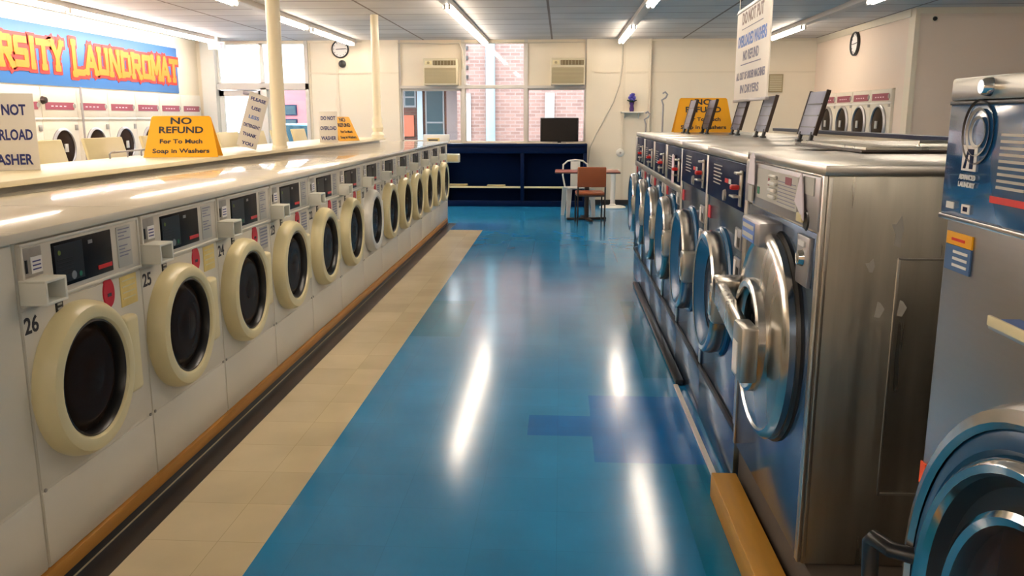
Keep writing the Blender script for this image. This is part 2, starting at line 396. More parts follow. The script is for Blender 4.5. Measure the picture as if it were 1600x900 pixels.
# ------------------------------------------------------------------ left row of washers (local front at x = 0 facing +x)
def opening_ring(mb, c, prof, mt, seg=48): mb.lathe(prof, c, (1, 0, 0), mt, seg)
W = .735; HW = W / 2
def make_washer(white=False, sticker='yellow'):
    t = thing('front_load_washer', 'x', 'washing machine', group='white front-loading washers in the left row')
    b = MB(); b.box(-.72, 0, -HW + .001, HW - .001, .09, 1.135, enamel, .006)
    b.box(-.005, .003, -HW + .004, HW - .004, .10, .343, enamel, .004)          # lower kick panel
    b.box(-.005, .003, -HW + .004, HW - .004, .353, .925, enamel, .004)          # face
    for y in (-HW + .02, HW - .02): b.lathe([(0, .004), (.006, .004), (.007, 0)], (.001, y, .348), (1, 0, 0), grey_plate, 10)
    b.build('cabinet', t)
    b = MB(); b.box(-.01, .012, -HW + .008, HW - .008, .935, 1.130, enamel_panel, .008)
    b.box(0, .017, -HW + .010, -HW + .022, .945, 1.122, enamel, .004); b.box(0, .017, HW - .022, HW - .010, .945, 1.122, enamel, .004)
    b.box(0, .017, -HW + .010, HW - .010, .936, .948, enamel, .004); b.box(0, .016, -HW + .01, HW - .01, 1.119, 1.13, enamel, .003)
    b.build('control_panel', t)
    b = MB(); b.box(.010, .015, -.200, .155, .963, 1.110, black_gloss, .002)
    b.box(.015, .016, -.19, -.03, .975, 1.10, black, 0)
    b.box(.015, .017, .055, .145, .982, .996, red); b.lathe([(0, .017), (.008, .017), (.008, .014)], (0, -.165, 1.075), (1, 0, 0), yellow_mark, 12)
    b.lathe([(0, .017), (.009, .017), (.009, .014)], (0, -.055, .99), (1, 0, 0), green, 12)
    b.lathe([(0, .018), (.014, .018), (.014, .014)], (0, -.095, .992), (1, 0, 0), steel_dull, 12)
    b.box(.015, .017, .005, .03, 1.080, 1.092, steel_dull)
    for k in range(5): b.box(.0155, .0168, -.18, -.09, 1.05 - k * .012, 1.053 - k * .012, drum_dark)
    b.build('display_panel', t)
    b = MB(); b.box(.010, .016, -.350, -.255, 1.025, 1.115, grey_plate, .003); b.box(.016, .018, -.315, -.260, 1.035, 1.085, paper_w)
    for k in range(3): b.box(.018, .019, -.308, -.268, 1.045 + k * .012, 1.049 + k * .012, ink_blue)
    b.box(.016, .019, -.342, -.334, 1.04, 1.08, black)
    b.build('coin_slot', t)
    b = MB()   # open cream coin box that sticks out below the slot
    b.box(0, .085, -.362, -.350, .950, 1.020, box_white, .003); b.box(0, .085, -.262, -.250, .950, 1.020, box_white, .003)
    b.box(0, .085, -.362, -.250, 1.012, 1.022, box_white, .003); b.box(0, .085, -.362, -.250, .945, .955, box_white, .003)
    b.box(0, .012, -.355, -.255, .95, 1.015, enamel_panel); b.box(.012, .016, -.335, -.29, .965, 1.005, green if False else grey_plate)
    b.build('coin_box', t)
    b = MB(); b.box(.010, .015, .195, .295, .962, 1.110, paper_grey, .001)
    for k in range(8): b.box(.0148, .0158, .205, .285 - .02 * (k % 3), 1.098 - k * .012 - (.012 if k > 3 else 0), 1.102 - k * .012 - (.012 if k > 3 else 0), ink_grey)
    b.build('instruction_label', t)
    b = MB(); b.box(.002, .006, -.195, -.155, .885, .925, black, .001)
    for k in range(2): b.box(.006, .007, -.187, -.163, .893 + k * .015, .900 + k * .015, paper_grey)
    b.build('square_sticker', t)
    b = MB(); b.lathe([(0, .006), (.040, .006), (.043, .003), (.043, .0)], (0, 0, 0), (1, 0, 0), red_sticker, 28, Matrix.Translation((.001, .125, .885)) @ Matrix.Diagonal((1, .9, 1.28, 1)))
    b.box(.006, .008, .112, .138, .872, .884, ink); b.build('red_sticker', t)
    b = MB()
    if sticker == 'yellow':
        b.box(.002, .006, .205, .325, .812, .925, yel_label, .002)
        for k in range(4): b.box(.006, .007, .218, .31, .905 - k * .022, .910 - k * .022, ring_cream)
        b.build('yellow_sticker', t)
    else:
        b.box(.002, .005, .20, .32, .80, .92, paper_grey, .002)
        for k in range(6): b.box(.005, .006, .208, .312, .905 - k * .017, .913 - k * .017, ink_grey)
        b.build('printed_notice', t)
    rm = ring_white if white else ring_cream
    c = (0, -.105, .645)
    b = MB(); opening_ring(b, c, [(.258, .0), (.262, .02), (.258, .05), (.244, .070), (.224, .077), (.204, .072), (.194, .060), (.190, .05)], rm)
    b.box(.002, .052, .135, .235, .50, .79, rm, .018, 3)                       # hinge side of the moulding
    d = b.build('door', t)
    b = MB(); opening_ring(b, c, [(0, .058), (.05, .056), (.09, .050), (.10, .052), (.13, .045), (.14, .047), (.165, .038), (.184, .028)], dark_glass); b.build('door_glass', d)
    b = MB(); opening_ring(b, c, [(.196, .064), (.190, .066), (.184, .055), (.182, .02)], black); b.build('door_gasket', d)
    return t
proto = {('cream', 'yellow'): make_washer()}
proto[('cream', 'grey')] = make_washer(sticker='grey'); proto[('white', 'grey')] = make_washer(True, 'grey')
ordn = ['nearest the camera in the left row', 'second', 'third', 'fourth', 'fifth', 'sixth', 'seventh', 'eighth', 'ninth', 'tenth', 'eleventh', 'twelfth', 'farthest']
used = set()
XL = -1.61
for k in range(13):
    key = ('white', 'grey') if k == 6 else (('cream', 'yellow') if k in (0, 1, 5, 8, 10) else ('cream', 'grey'))
    yy = 2.745 + W * k
    if k == 0: lab = 'white coin washer numbered 26 with cream door ring, nearest the camera'
    elif k == 1: lab = 'white coin washer numbered 25 with cream door ring, beside washer 26'
    elif k == 6: lab = 'white coin washer with the only white door ring in the left row'
    elif k == 12: lab = 'white coin washer at the far end of the left row, nearest the navy counter'
    else: lab = 'white coin washer with cream door ring, %s from the near end of the left row' % ordn[k]
    if key not in used:
        used.add(key); o = proto[key]; o.location = (XL, yy, 0); o['label'] = lab
    else: o = copy_thing(proto[key], lab, (XL, yy, 0))
    b = MB(); b.text(str(26 - k), (.003, -.325, .855), Y3, Z3, .052, ink, bold=.02); b.build('number_sticker', o)
# worktop, plinth, end panel
b = MB(); b.box(-2.46, -1.585, 1.45, 11.98, 1.137, 1.168, lamin, .006)
for k in range(14): b.box(-2.44, -1.6, 2.378 + W * k - .002, 2.378 + W * k + .002, 1.1682, 1.1688, enamel_panel)
tag(b.build('worktop'), 'long glossy pale worktop running over the left row of washers', 'worktop')
b = MB(); b.box(-2.33, XL + .004, 1.45, 11.93, .002, .038, black_rubber); b.box(-2.33, XL + .012, 1.45, 11.93, .036, .088, orange_wood, .004)
tag(b.build('plinth'), 'low orange wooden plinth under the left row of washers', 'plinth')
b = MB(); b.box(-2.33, XL, 1.45, 2.374, .09, 1.135, enamel, .006); b.box(XL - .004, XL + .003, 1.46, 2.368, .353, 1.13, enamel, .004); b.box(XL - .004, XL + .003, 1.46, 2.368, .1, .343, enamel, .004)
tag(b.build('end_panel'), 'plain white filler panel at the near end of the left row, beside washer 26', 'panel')
b = MB(); b.box(-2.33, -1.60, 11.935, 11.985, .0, 1.136, enamel, .004); tag(b.build('end_panel'), 'narrow white panel closing the far end of the left washer row', 'panel')
t = thing('wall_box', 'small white box sticking out from the far end panel of the left row', 'box', (-1.56, 12.02, .93))
b = MB(); b.box(-.06, .13, -.03, .09, -.06, .06, box_white, .012); b.build('housing', t)
b = MB(); b.box(-.05, .11, -.034, -.029, -.045, .045, ring_cream, .004); b.build('cover', t)
# raised ledge behind the worktop
b = MB(); b.box(-3.13, -2.45, 1.45, 11.9, 1.193, 1.222, ledge_m, .006); b.box(-3.0, -2.53, 1.45, 11.88, .0, 1.193, enamel)
tag(b.build('ledge'), 'raised cream shelf board behind the left washers, carrying the signs', 'shelf')

# second row of machines behind the ledge (top loaders with their lids up), facing the left wall
def top_loader():
    t = thing('top_load_washer', 'x', 'washing machine', group='top-loading washers behind the raised shelf')
    b = MB(); b.box(-.66, 0, -.335, .335, 0, .93, enamel, .01); b.box(-.10, -.02, -.33, .33, .93, 1.09, enamel, .01); b.build('cabinet', t)
    b = MB()
    b.box(-.012, .012, -.27, .27, 0, .405, ring_cream, .011, 3); o = b.build('lid', t); o.location = (-.12, 0, .96); o.rotation_euler = (0, math.radians(-14), 0)
    b = MB()
    for y in (-.25, .25): b.tube([(-.10, y, 1.09), (-.06, y, 1.125), (-.02, y, 1.1), (-.012, y, 1.09)], .006, steel_dull)
    b.build('hinge', t)
    return t
tl = top_loader()
pl = [2.9, 3.7, 4.5, 5.32, 6.12, 6.95, 7.72, 8.5, 9.27, 10.05, 10.82]
names = ['first', 'second', 'third', 'fourth', 'fifth', 'sixth', 'seventh', 'eighth', 'ninth', 'tenth', 'eleventh']
for k, y in enumerate(pl):
    lab = 'top-loading washer with cream lid raised behind the shelf, %s from the near end' % names[k]
    if k == 3: lab = 'top-loading washer whose raised cream lid shows left of the yellow NO REFUND sign'
    if k == 0: o = tl; o['label'] = lab; o.location = (-3.145, y, 0)
    else: o = copy_thing(tl, lab, (-3.145, y, 0))
    if k == 2:
        o['label'] = 'top-loading washer with its lid closed, behind the big white sign at the left edge'
        for ch in COL.objects:
            if ch.parent == o and ch.name.startswith('lid'): ch.rotation_euler = (0, math.radians(-90), 0); ch.location = (-.12, 0, .943)
t = thing('lid_hinge_rod', 'thin curved metal rods standing on the raised shelf beside a cream lid', 'bracket', (-3.05, 5.65, 1.222))
b = MB()
for y in (-.02, .22, .42): b.tube([(.0, y, 0), (.0, y, .03), (.0, y + .02, .042), (0, y + .07, .045)], .006, steel_dull)
b.tube([(0, -.0, .040), (0, .5, .046)], .006, steel_dull); b.build('rod', t)

# ------------------------------------------------------------------ support poles
t = thing('support_pole', 'thick cream support pole nearer the camera, rising from the raised shelf', 'pole', (-2.55, 7.66, 1.222), group='cream support poles')
b = MB(); b.cyl((0, 0, 0), (0, 0, CEIL - 1.222), .063, pole_m, seg=28); b.build('shaft', t)
b = MB(); b.lathe([(.070, 0), (.070, .02), (.063, .03)], (0, 0, 0), Z3, pole_m, 28); b.build('collar', t)
t = thing('support_pole', 'thinner cream support pole farther away, bulging at its foot', 'pole', (-2.42, 11.25, 1.222), group='cream support poles')
b = MB(); b.cyl((0, 0, 0), (0, 0, CEIL - 1.222), .052, pole_m, seg=28); b.build('shaft', t)
b = MB(); b.lathe([(.075, 0), (.085, .05), (.06, .09), (.078, .14), (.06, .2), (.07, .24), (.052, .3)], (0, 0, 0), Z3, pole_m, 28); b.build('foot_wrap', t)

# ------------------------------------------------------------------ signs on the ledge
def board_sign(loc, rz, w, h, lines, label, tilt=0., th=.05, group=None, lean=0., name='notice_board', ledger=.222):
    t = thing(name, label, 'sign', loc, rz, group)
    M = Matrix.Rotation(math.radians(lean), 4, 'Y') @ Matrix.Rotation(math.radians(-tilt), 4, 'X')
    b = MB(); b.box(-w / 2, w / 2, 0, .006, 0, h, sign_white, .001, M=M); b.build('board', t)
    n = len(lines); step = h / (n + .1)
    for i, (s_, ink_, hh, ww) in enumerate(lines):
        b = MB(); b.text(s_, (0, -.0005, h - step * (i + .85)), X3, Z3, hh, ink_, width=ww, bold=.03)
        o = b.build('lettering', t); o.data.transform(M)
    b = MB(); b.box(-w * .3, w * .3, -.0 + .006, .09, 0, .008, sign_white); b.build('foot', t)
    return t
r = lambda a: math.radians(a)
board_sign((-2.905, 4.348, 1.222), r(35), .285, .40, [('DO NOT', ink_blue, .055, .205), ('OVERLOAD', ink_blue, .055, .245), ('WASHER', ink_blue, .055, .225)],
           'white DO NOT OVERLOAD WASHER sign cut off by the left edge, on the raised shelf')
board_sign((-2.60, 9.5, 1.222), r(12), .20, .34, [('DO NOT', ink_blue, .042, .16), ('OVERLOAD', ink_blue, .042, .175), ('WASHER', ink_blue, .042, .165)],
           'small white DO NOT OVERLOAD WASHER sign standing between the two cream poles')
board_sign((-2.66, 7.12, 1.25), r(38), .17, .46, [('PLEASE', ink_blue, .028, .13), ('USE', ink_blue, .028, .08), ('LESS', ink_lblue, .028, .09), ('DETERGENT', ink_blue, .028, .14), ('THANK', ink_blue, .028, .12), ('YOU', ink_blue, .028, .1)],
           'narrow white lettered sign leaning to the right against the nearer cream pole', lean=18)

def a_frame(loc, rz, w, h, label, text=True, d=.19):
    t = thing('folding_sign', label, 'sign', loc, rz, 'yellow NO REFUND folding signs')
    tw = .80
    def leaf(sgn, nm):
        b = MB(); fr = Vector((0, -sgn * 1, 0))
        # trapezium leaf from the bottom edge at y=-sgn*d/2 to the ridge at y=0
        o = Vector((0, -sgn * d / 2, 0)); uy = (Vector((0, 0, h)) - o).normalized(); L_ = (Vector((0, 0, h)) - o).length
        poly = [(-w / 2, 0), (w / 2, 0), (w / 2 * tw, L_ - .012), (w / 2 * tw - .012, L_), (-w / 2 * tw + .012, L_), (-w / 2 * tw, L_ - .012)]
        b.prism(poly, o, (1, 0, 0), uy, -.004 * sgn, yellow_sign)
        return b.build(nm, t), o, uy, L_
    f, o_, uy, L_ = leaf(1, 'front_leaf'); leaf(-1, 'back_leaf')
    if text:
        n = Vector((1, 0, 0)).cross(uy)
        for s_, z, hh, ww in (('NO', .80, .062, .12), ('REFUND', .58, .062, .25), ('For To Much', .33, .040, .24), ('Soap in Washers', .10, .040, .32)):
            b = MB(); b.text(s_, o_ + uy * (L_ * z) + n * .0012, (1, 0, 0), uy, hh * h / .30 * .85, ink, width=ww * w / .42, bold=.025); b.build('lettering', t)
    return t
a_frame((-2.70, 6.0, 1.224), r(14), .50, .285, 'yellow folding NO REFUND sign on the raised shelf left of the cream poles', d=.24)
a_frame((-2.62, 10.15, 1.224), r(60), .34, .28, 'small yellow folding sign with glare, right of the small white sign', True, .26)
a_frame((1.26, 7.80, 1.368), r(-2), .52, .30, 'yellow folding NO REFUND sign on the right row behind grey raised lids', d=.22)

# ------------------------------------------------------------------ right row (local front at x = 0 facing +x, turned round)
XR = .72
def ring_door(t, c, R, proto_blue=True, depth=.085):
    b = MB(); opening_ring(b, c, [(R * 1.06, .0), (R * 1.06, .010), (R * 1.02, .018), (R * .95, .018)], blue_ring)
    d = b.build('door', t)
    b = MB(); opening_ring(b, c, [(R * .98, .015), (R * 1.0, depth * .55), (R * .98, depth * .9), (R * .94, depth), (R * .88, depth * .97)], chrome_soft); b.build('door_rim', d)
    b = MB(); opening_ring(b, c, [(R * .885, depth * .95), (R * .80, depth * .80), (R * .70, depth * .55), (R * .64, depth * .5)], blue_ring); b.build('inner_ring', d)
    b = MB(); opening_ring(b, c, [(0, depth * .62), (R * .3, depth * .60), (R * .55, depth * .52), (R * .65, depth * .46)], dark_glass); b.build('door_glass', d)
    return d
def blue_washer(w, small):
    t = thing('front_load_washer', 'x', 'washing machine', group='blue-panelled steel washers in the right row'); hw = w / 2
    top = 1.362
    b = MB(); b.box(-1.02, 0, -hw + .001, hw - .001, .272, 1.32, reflect_blue_front, .004)
    b.box(-1.02, .012, -hw + .001, hw - .001, 1.325, top, steel_trim, .006)
    b.box(0, .010, -hw + .002, -hw + .022, .28, 1.32, steel_trim, .003); b.box(0, .010, hw - .022, hw - .002, .28, 1.32, steel_trim, .003)
    b.build('cabinet', t)
    b = MB(); b.box(-1.0, .004, -hw + .001, hw - .001, .005, .245, reflect_blue_front, .003); b.box(-1.0, -.01, -hw + .001, hw - .001, .245, .272, black_rubber)
    b.box(0, .012, -hw, hw, .248, .275, dark_metal, .003); b.build('plinth', t)
    z0 = 1.10 if small else 1.135
    b = MB(); b.box(0, .010, -hw + .022, hw - .022, z0, 1.318, navy, .003)
    if small: b.box(0, .016, -hw + .002, hw - .002, z0 - .045, z0, steel_trim, .004); b.box(0, .014, -hw + .002, -hw + .10, z0, 1.32, steel_trim, .004)
    for k in range(6): b.box(.010, .0112, -hw * .6, -hw * .15 - .03 * (k % 2), z0 + .15 - .016 * k, z0 + .155 - .016 * k, paper_grey)
    b.box(.010, .0125, .02, .09, z0 + .09, z0 + .108, red); b.box(.010, .0125, .10, .15, z0 + .09, z0 + .11, paper_grey)
    b.lathe([(0, .02), (.022, .02), (.026, .01)], (0, .03, z0 + .035), X3, grey_plate, 14)
    b.build('control_panel', t)
    b = MB(); yy = hw - .075
    b.box(.010, .022, yy - .012, yy + .022, z0 + .02, z0 + .16, steel_trim, .003); b.box(.022, .055, yy - .03, yy + .005, z0 + .085, z0 + .105, red, .006)
    b.box(.02, .05, yy - .06, yy + .02, z0 + .055, z0 + .063, steel_trim, .002); b.box(.02, .04, yy - .03, yy + .03, z0 + .145, z0 + .155, steel_trim, .002)
    b.build('coin_slide', t)
    b = MB(); b.box(.0, .003, -hw + .03, -hw + .09, z0 - .11, z0 - .05, red_sticker); b.build('red_sticker', t)
    b = MB()
    for z in (.98, .86): b.box(0, .010, hw - .17, hw - .06, z, z + .085, steel_dull, .003); b.box(.010, .013, hw - .155, hw - .12, z + .01, z + .075, paper_w); b.box(.010, .012, hw - .11, hw - .075, z + .012, z + .05, black)
    b.build('coin_plate', t)
    R = .275 if not small else .27
    ring_door(t, (0, -.02, .735), R)
    b = MB(); yb = R * .98 - .02
    b.box(.0, .09, yb - .05, yb + .045, .66, .82, steel_trim, .012, 3); b.box(.09, .097, yb - .03, yb + .02, .69, .79, chrome, .003); b.build('door_latch', t)
    return t
big = blue_washer(.885, False); sm = blue_washer(.765, True)
ylist = [(3.735, 0, 'large blue-panelled steel washer directly beyond the all-steel washer'), (4.625, 0, 'large blue-panelled steel washer, second beyond the all-steel washer')]
y = 5.07
for lab in ('small blue-panelled steel washer next to the two large blue ones', 'small blue-panelled steel washer, third from the far end of the right row',
            'small blue-panelled steel washer, second from the far end of the right row', 'small blue-panelled steel washer at the far end of the right row'):
    ylist.append((y + .3825, 1, lab)); y += .767
for i, (yy, s_, lab) in enumerate(ylist):
    if i == 0: big.location = (XR, yy, 0); big.rotation_euler = (0, 0, PI); big['label'] = lab
    elif i == 2: sm.location = (XR, yy, 0); sm.rotation_euler = (0, 0, PI); sm['label'] = lab
    else: copy_thing(sm if s_ else big, lab, (XR, yy, 0), PI)
t = thing('paper_tag', 'pink paper tag hanging on a small blue washer of the right row', 'tag', (XR - .022, 5.35, 1.10))
b = MB(); b.box(-.003, 0, -.05, .05, 0, .17, paper_pink); b.build('paper', t)
b = MB(); b.box(-.005, -.001, -.02, .02, .155, .175, paper_w); b.build('tape', t)

# the big all-steel washer: front y 2.33-3.28
t = thing('steel_washer', 'big stained all-steel washer with round latch-bar door on the right', 'washing machine', (XR, 2.81, 0), PI); hw = .475
b = MB(); b.box(-1.22, 0, -hw, hw, .205, 1.345, steel_side, .005); b.box(-1.24, .012, -hw - .006, hw + .008, 1.345, 1.375, steel_trim, .006)
b.box(0, .012, -hw, -hw + .022, .21, 1.345, steel_trim, .003); b.box(0, .012, hw - .03, hw, .21, 1.345, steel_trim, .003)
b.box(-.012, -.002, hw, hw + .004, .23, 1.34, steel_trim, .001)
b.build('cabinet', t)
b = MB(); b.box(0, .005, -hw + .022, hw - .03, .21, 1.18, reflect_blue_front, .002); b.build('front_panel', t)
b = MB()   # side access panel: raised rim lines
for a in ((-.60, -.20, 1.118, 1.124), (-.60, -.20, .43, .438)): b.box(a[0], a[1], hw, hw + .005, a[2], a[3], steel_trim, .001)
for a in ((-.208, -.20), (-.60, -.592)): b.box(a[0], a[1], hw, hw + .005, .43, 1.124, steel_trim, .001)
b.build('access_panel', t)
b = MB()
for (x, z, n, sc) in ((-.20, 1.20, 9, .05), (-.13, 1.10, 7, .03), (-.22, .985, 6, .03), (-.16, .98, 6, .03)):
    b = MB(); rr = random.Random(n * 7 + int(z * 100)); b.prism([(math.cos(2 * PI * k / n) * sc * rr.uniform(.25, 1) * .7, math.sin(2 * PI * k / n) * sc * rr.uniform(.3, 1)) for k in range(n)], (x, hw, z), (-1, 0, 0), Z3, .0012, paper_grey); b.build('sticker_residue', t)
b = MB(); b.box(0, .018, -hw + .005, hw - .012, 1.19, 1.34, steel_dull, .005); b.box(.018, .021, -.26, .26, 1.222, 1.325, paper_grey)
for k in range(7): b.box(.021, .022, .03, .24, 1.232 + k * .011, 1.2345 + k * .011, ink_grey)
b.box(.021, .0225, .12, .19, 1.295, 1.318, maroon); b.box(.021, .0225, -.25, -.22, 1.235, 1.26, green); b.box(.021, .0225, -.10, -.085, 1.275, 1.30, maroon)
b.box(.018, .021, .27, .42, 1.285, 1.335, yellow_mark if False else paper_grey); b.box(.021, .023, .28, .32, 1.295, 1.33, green if False else grey_plate)
b.build('control_panel', t)
for k in range(4):
    b = MB(); b.box(.021, .034, -.06, .02, 1.237 + k * .0215, 1.2505 + k * .0215, ring_white, .005); b.build('button', t)
b = MB(); b.lathe([(0, .022), (.025, .022), (.03, .018)], (0, .36, 1.21), X3, black, 16, None); b.build('key_lock', t)
b = MB(); b.box(0, .08, -.20, .06, 1.085, 1.165, steel_dull, .008); b.box(.08, .082, -.18, .0, 1.09, 1.155, ink_lblue); b.box(.082, .083, -.17, -.01, 1.10, 1.115, paper_grey); b.box(.082, .083, -.17, -.01, 1.13, 1.145, paper_grey)
b.build('label_box', t)
b = MB(); b.box(.004, .018, .28, .40, 1.02, 1.165, steel_dull, .003); b.lathe([(0, .034), (.02, .032), (.026, .018)], (0, .34, 1.10), X3, chrome, 18); b.box(.018, .024, .31, .37, 1.135, 1.15, paper_w); b.build('coin_plate', t)
c = (0, .03, .79)
b = MB(); opening_ring(b, c, [(.352, .0), (.352, .014), (.345, .022), (.33, .024)], black_rubber, 64); opening_ring(b, c, [(.340, .02), (.345, .045), (.333, .058), (.318, .062), (.308, .055)], chrome_soft, 64)
d = b.build('door', t)
b = MB(); opening_ring(b, c, [(.312, .055), (.28, .064), (.24, .070), (.20, .074), (.185, .076)], steel, 64); b.build('door_dish', d)
b = MB(); opening_ring(b, c, [(.19, .074), (.188, .098), (.178, .104), (.160, .102), (.150, .085), (.146, .05)], chrome_soft, 48); b.build('porthole_rim', d)
b = MB(); opening_ring(b, c, [(0, .055), (.15, .055)], drum_dark, 40)
for a in range(7):
    for q in range(7):
        yy, zz = (a - 3) * .034, (q - 3) * .034
        if yy * yy + zz * zz < .0135: b.lathe([(0, .058), (.011, .057), (.012, .054)], (0, c[1] + yy, c[2] + zz), X3, steel_trim, 8)
b.build('drum_plate', d)
b = MB(); opening_ring(b, c, [(0, .088), (.08, .084), (.148, .075)], win_glass, 40); b.build('door_glass', d)
b = MB(); Mz = Matrix.Translation((.125, -.30, .865)) @ Matrix.Rotation(math.radians(-9), 4, 'X')
b.box(-.02, .02, -.05, .50, -.045, .045, steel, .008, M=Mz); b.box(-.12, .02, -.06, .02, -.05, .05, steel, .01, M=Mz)
b.box(.10, .155, .10, .235, .68, .86, steel_trim, .01); b.box(.155, .158, .125, .19, .70, .80, paper_w); 
b.build('latch_bar', d)
t = thing('paper_tag', 'lilac paper tag hung on the left end of the steel washer controls', 'tag', (XR - .026, 3.14, 1.262))
b = MB(); b.prism([(-.055, 0), (.055, .0), (.04, .095), (.01, .112), (-.03, .10)], (0, 0, 0), (0, -1, 0), Z3, .003, paper_lilac); b.build('paper', t)
b = MB(); b.box(-.003, .004, -.03, .03, -.06, -.005, paper_grey); b.build('stub', t)
t = thing('paper_tag', 'lilac folded paper tag hung on the right end of the steel washer controls', 'tag', (XR - .026, 2.49, 1.222))
b = MB(); b.prism([(.045, -.012), (-.055, .035), (-.02, .095), (.0, .122), (.015, .09)], (0, 0, 0), (0, -1, 0), Z3, .004, paper_lilac); b.build('paper', t)
b = MB(); b.box(-.004, .004, -.03, .03, -.02, .006, ring_cream, .003); b.build('clip', t)
# lifting hatch on top of the steel washer
t = thing('top_hatch', 'flat dark-edged steel hatch lying on top of the big steel washer', 'hatch', (1.40, 3.50, 1.3765))
b = MB(); b.box(-.33, .52, -.42, .40, 0, .02, steel_side, .004); b.box(-.35, .54, -.44, .42, -.0, .010, dark_metal, .003); b.build('plate', t)
b = MB(); b.tube([(-.1, -.3, .02), (-.1, -.3, .035), (.1, -.3, .035), (.1, -.3, .02)], .006, steel_trim); b.build('handle', t)

# near machine with the blue glossy panel
t = thing('tall_washer', 'new tall stainless washer with blue glossy panel at the right edge', 'washing machine', (XR, 1.14, 0), PI); hw = .48
b = MB(); b.box(-1.15, 0, -hw, hw, .205, 1.555, steel_new, .012, 3); b.build('cabinet', t)
b = MB(); b.box(0, .014, -hw, hw, 1.528, 1.568, steel_trim, .006); b.lathe([(0, .030), (.011, .030), (.014, .024), (.016, .012)], (0, -.335, 1.549), X3, chrome, 20); b.build('top_rail', t)
b = MB(); b.box(0, .012, -hw, hw, 1.325, 1.522, navy_new, .004); b.box(.0, .015, -hw, hw, 1.316, 1.326, chrome_soft, .002); b.box(0, .013, -hw, hw, 1.521, 1.5275, black, .001)
b.build('control_panel', t)
b = MB(); yq = -.385      # printed emblem: a white square with an arched mark, two lines of capitals
b.box(.012, .0132, yq - .026, yq + .026, 1.408, 1.452, paper_w); b.prism([(-.018, 0), (-.010, 0), (-.004, .024), (.004, .024), (.004, 0), (.016, 0), (.016, .034), (-.006, .034)], (.0133, yq, 1.412), Y3, Z3, .001, navy)
b.text('ADVANCED', (.013, yq, 1.393), Y3, Z3, .009, paper_w, width=.06, bold=.03); b.text('LAUNDRY', (.013, yq, 1.380), Y3, Z3, .009, paper_w, width=.06, bold=.03)
b.build('emblem', t)
b = MB()
for k in range(9): b.box(.012, .0132, -.285, -.20, 1.470 - k * .0105, 1.4745 - k * .0105, paper_grey)
b.box(.012, .0135, -.30, -.19, 1.362, 1.373, red); b.build('instruction_print', t)
b = MB(); b.box(.012, .0135, -.455, -.425, 1.338, 1.350, paper_w); b.build('small_label', t)
b = MB(); b.box(.012, .0135, -.395, -.365, 1.334, 1.350, paper_w); b.box(.0135, .014, -.388, -.372, 1.338, 1.346, navy); b.build('small_label', t)
b = MB()
for z in range(3):
    b.lathe([(.052 - .014 * z, .0125), (.055 - .014 * z, .0145), (.05 - .014 * z, .0125)], (0, -.365, 1.475), X3, grey_plate if z else drum_dark, 32)
b.build('dial_print', t)
b = MB(); b.box(.0, .003, -.462, -.365, 1.272, 1.295, yellow_sign); b.box(.0, .003, -.462, -.365, 1.225, 1.271, mat('sticker_blue', (.05, .13, .30), .4))
for k in range(3): b.box(.003, .004, -.43, -.375, 1.234 + k * .012, 1.239 + k * .012, paper_w)
b.box(.003, .004, -.44, -.39, 1.280, 1.285, red); b.build('warning_sticker', t)
b = MB(); b.box(0, .003, -.476, -.455, .79, .835, mat('orange_sticker', (.9, .10, .02), .4)); b.build('orange_sticker', t)
b = MB(); b.box(.0, .045, -.20, .1, 1.172, 1.186, steel_trim, .004); b.box(.0, .038, -.19, .1, 1.186, 1.190, ink_lblue); b.box(.04, .046, -.20, .1, 1.178, 1.195, ring_cream, .002); b.build('soap_tray', t)
c = (0, .045, .675)
b = MB(); opening_ring(b, c, [(.40, 0), (.40, .05), (.385, .060), (.365, .062), (.355, .05)], mat('deep_blue_ring', (.003, .05, .13), .3), 64); d = b.build('door', t)
b = MB(); opening_ring(b, c, [(.430, .0), (.436, .03), (.425, .060), (.405, .066), (.395, .058)], chrome_soft, 64); b.build('outer_rim', d)
b = MB(); opening_ring(b, c, [(.358, .050), (.352, .070), (.342, .078), (.330, .074), (.325, .06)], chrome, 64); opening_ring(b, c, [(.326, .062), (.31, .040), (.28, .036)], drum_dark, 64); opening_ring(b, c, [(.282, .034), (.276, .060), (.266, .066), (.254, .060), (.248, .035)], chrome, 64); b.build('inner_rim', d)
b = MB(); opening_ring(b, c, [(0, .070), (.10, .066), (.18, .054), (.25, .036)], dark_glass, 48); b.build('door_glass', d)
b = MB(); b.tube([(.05, -.34, .70), (.09, -.365, .70), (.105, -.41, .70), (.105, -.425, .685), (.105, -.415, .62), (.10, -.39, .56)], .016, black, 12); b.build('door_handle', d)

# platform, curb and divider of the right row
b = MB(); b.box(.735, 1.99, .6, 3.285, .0, .20, concrete, .008); tag(b.build('platform'), 'low dark concrete platform under the near right-hand washers', 'platform')
b = MB(); b.box(.615, .715, .4, 3.22, .0, .105, wood_curb, .006); tag(b.build('curb'), 'yellow wooden curb along the floor before the steel washer', 'curb')
b = MB(); b.prism([(0, 0), (.022, 0), (.022, .012), (0, .012)], (.655, 4.65, .001), (1, 0, 0), Z3, 1.42, ring_white); tag(b.build('floor_strip'), 'thin white strip on the floor at the foot of the blue washers', 'strip')
b = MB(); b.box(.665, .715, 4.66, 7.6, .0, .035, black_rubber, .01, 2); tag(b.build('floor_edging'), 'worn black edging on the floor along the blue washers', 'edging')
b = MB(); b.box(2.0, 2.06, .6, 8.22, 0, 1.375, fascia); b.box(1.985, 2.075, .6, 8.22, 1.375, 1.40, navy_wood, .003)
tag(b.build('divider'), 'low cream divider with dark blue cap behind the right washers', 'divider')
b = MB(); b.box(1.76, 1.998, 3.30, 8.22, 0, 1.355, fascia, .003); tag(b.build('service_box'), 'cream service casing between the right washers and the divider', 'casing')

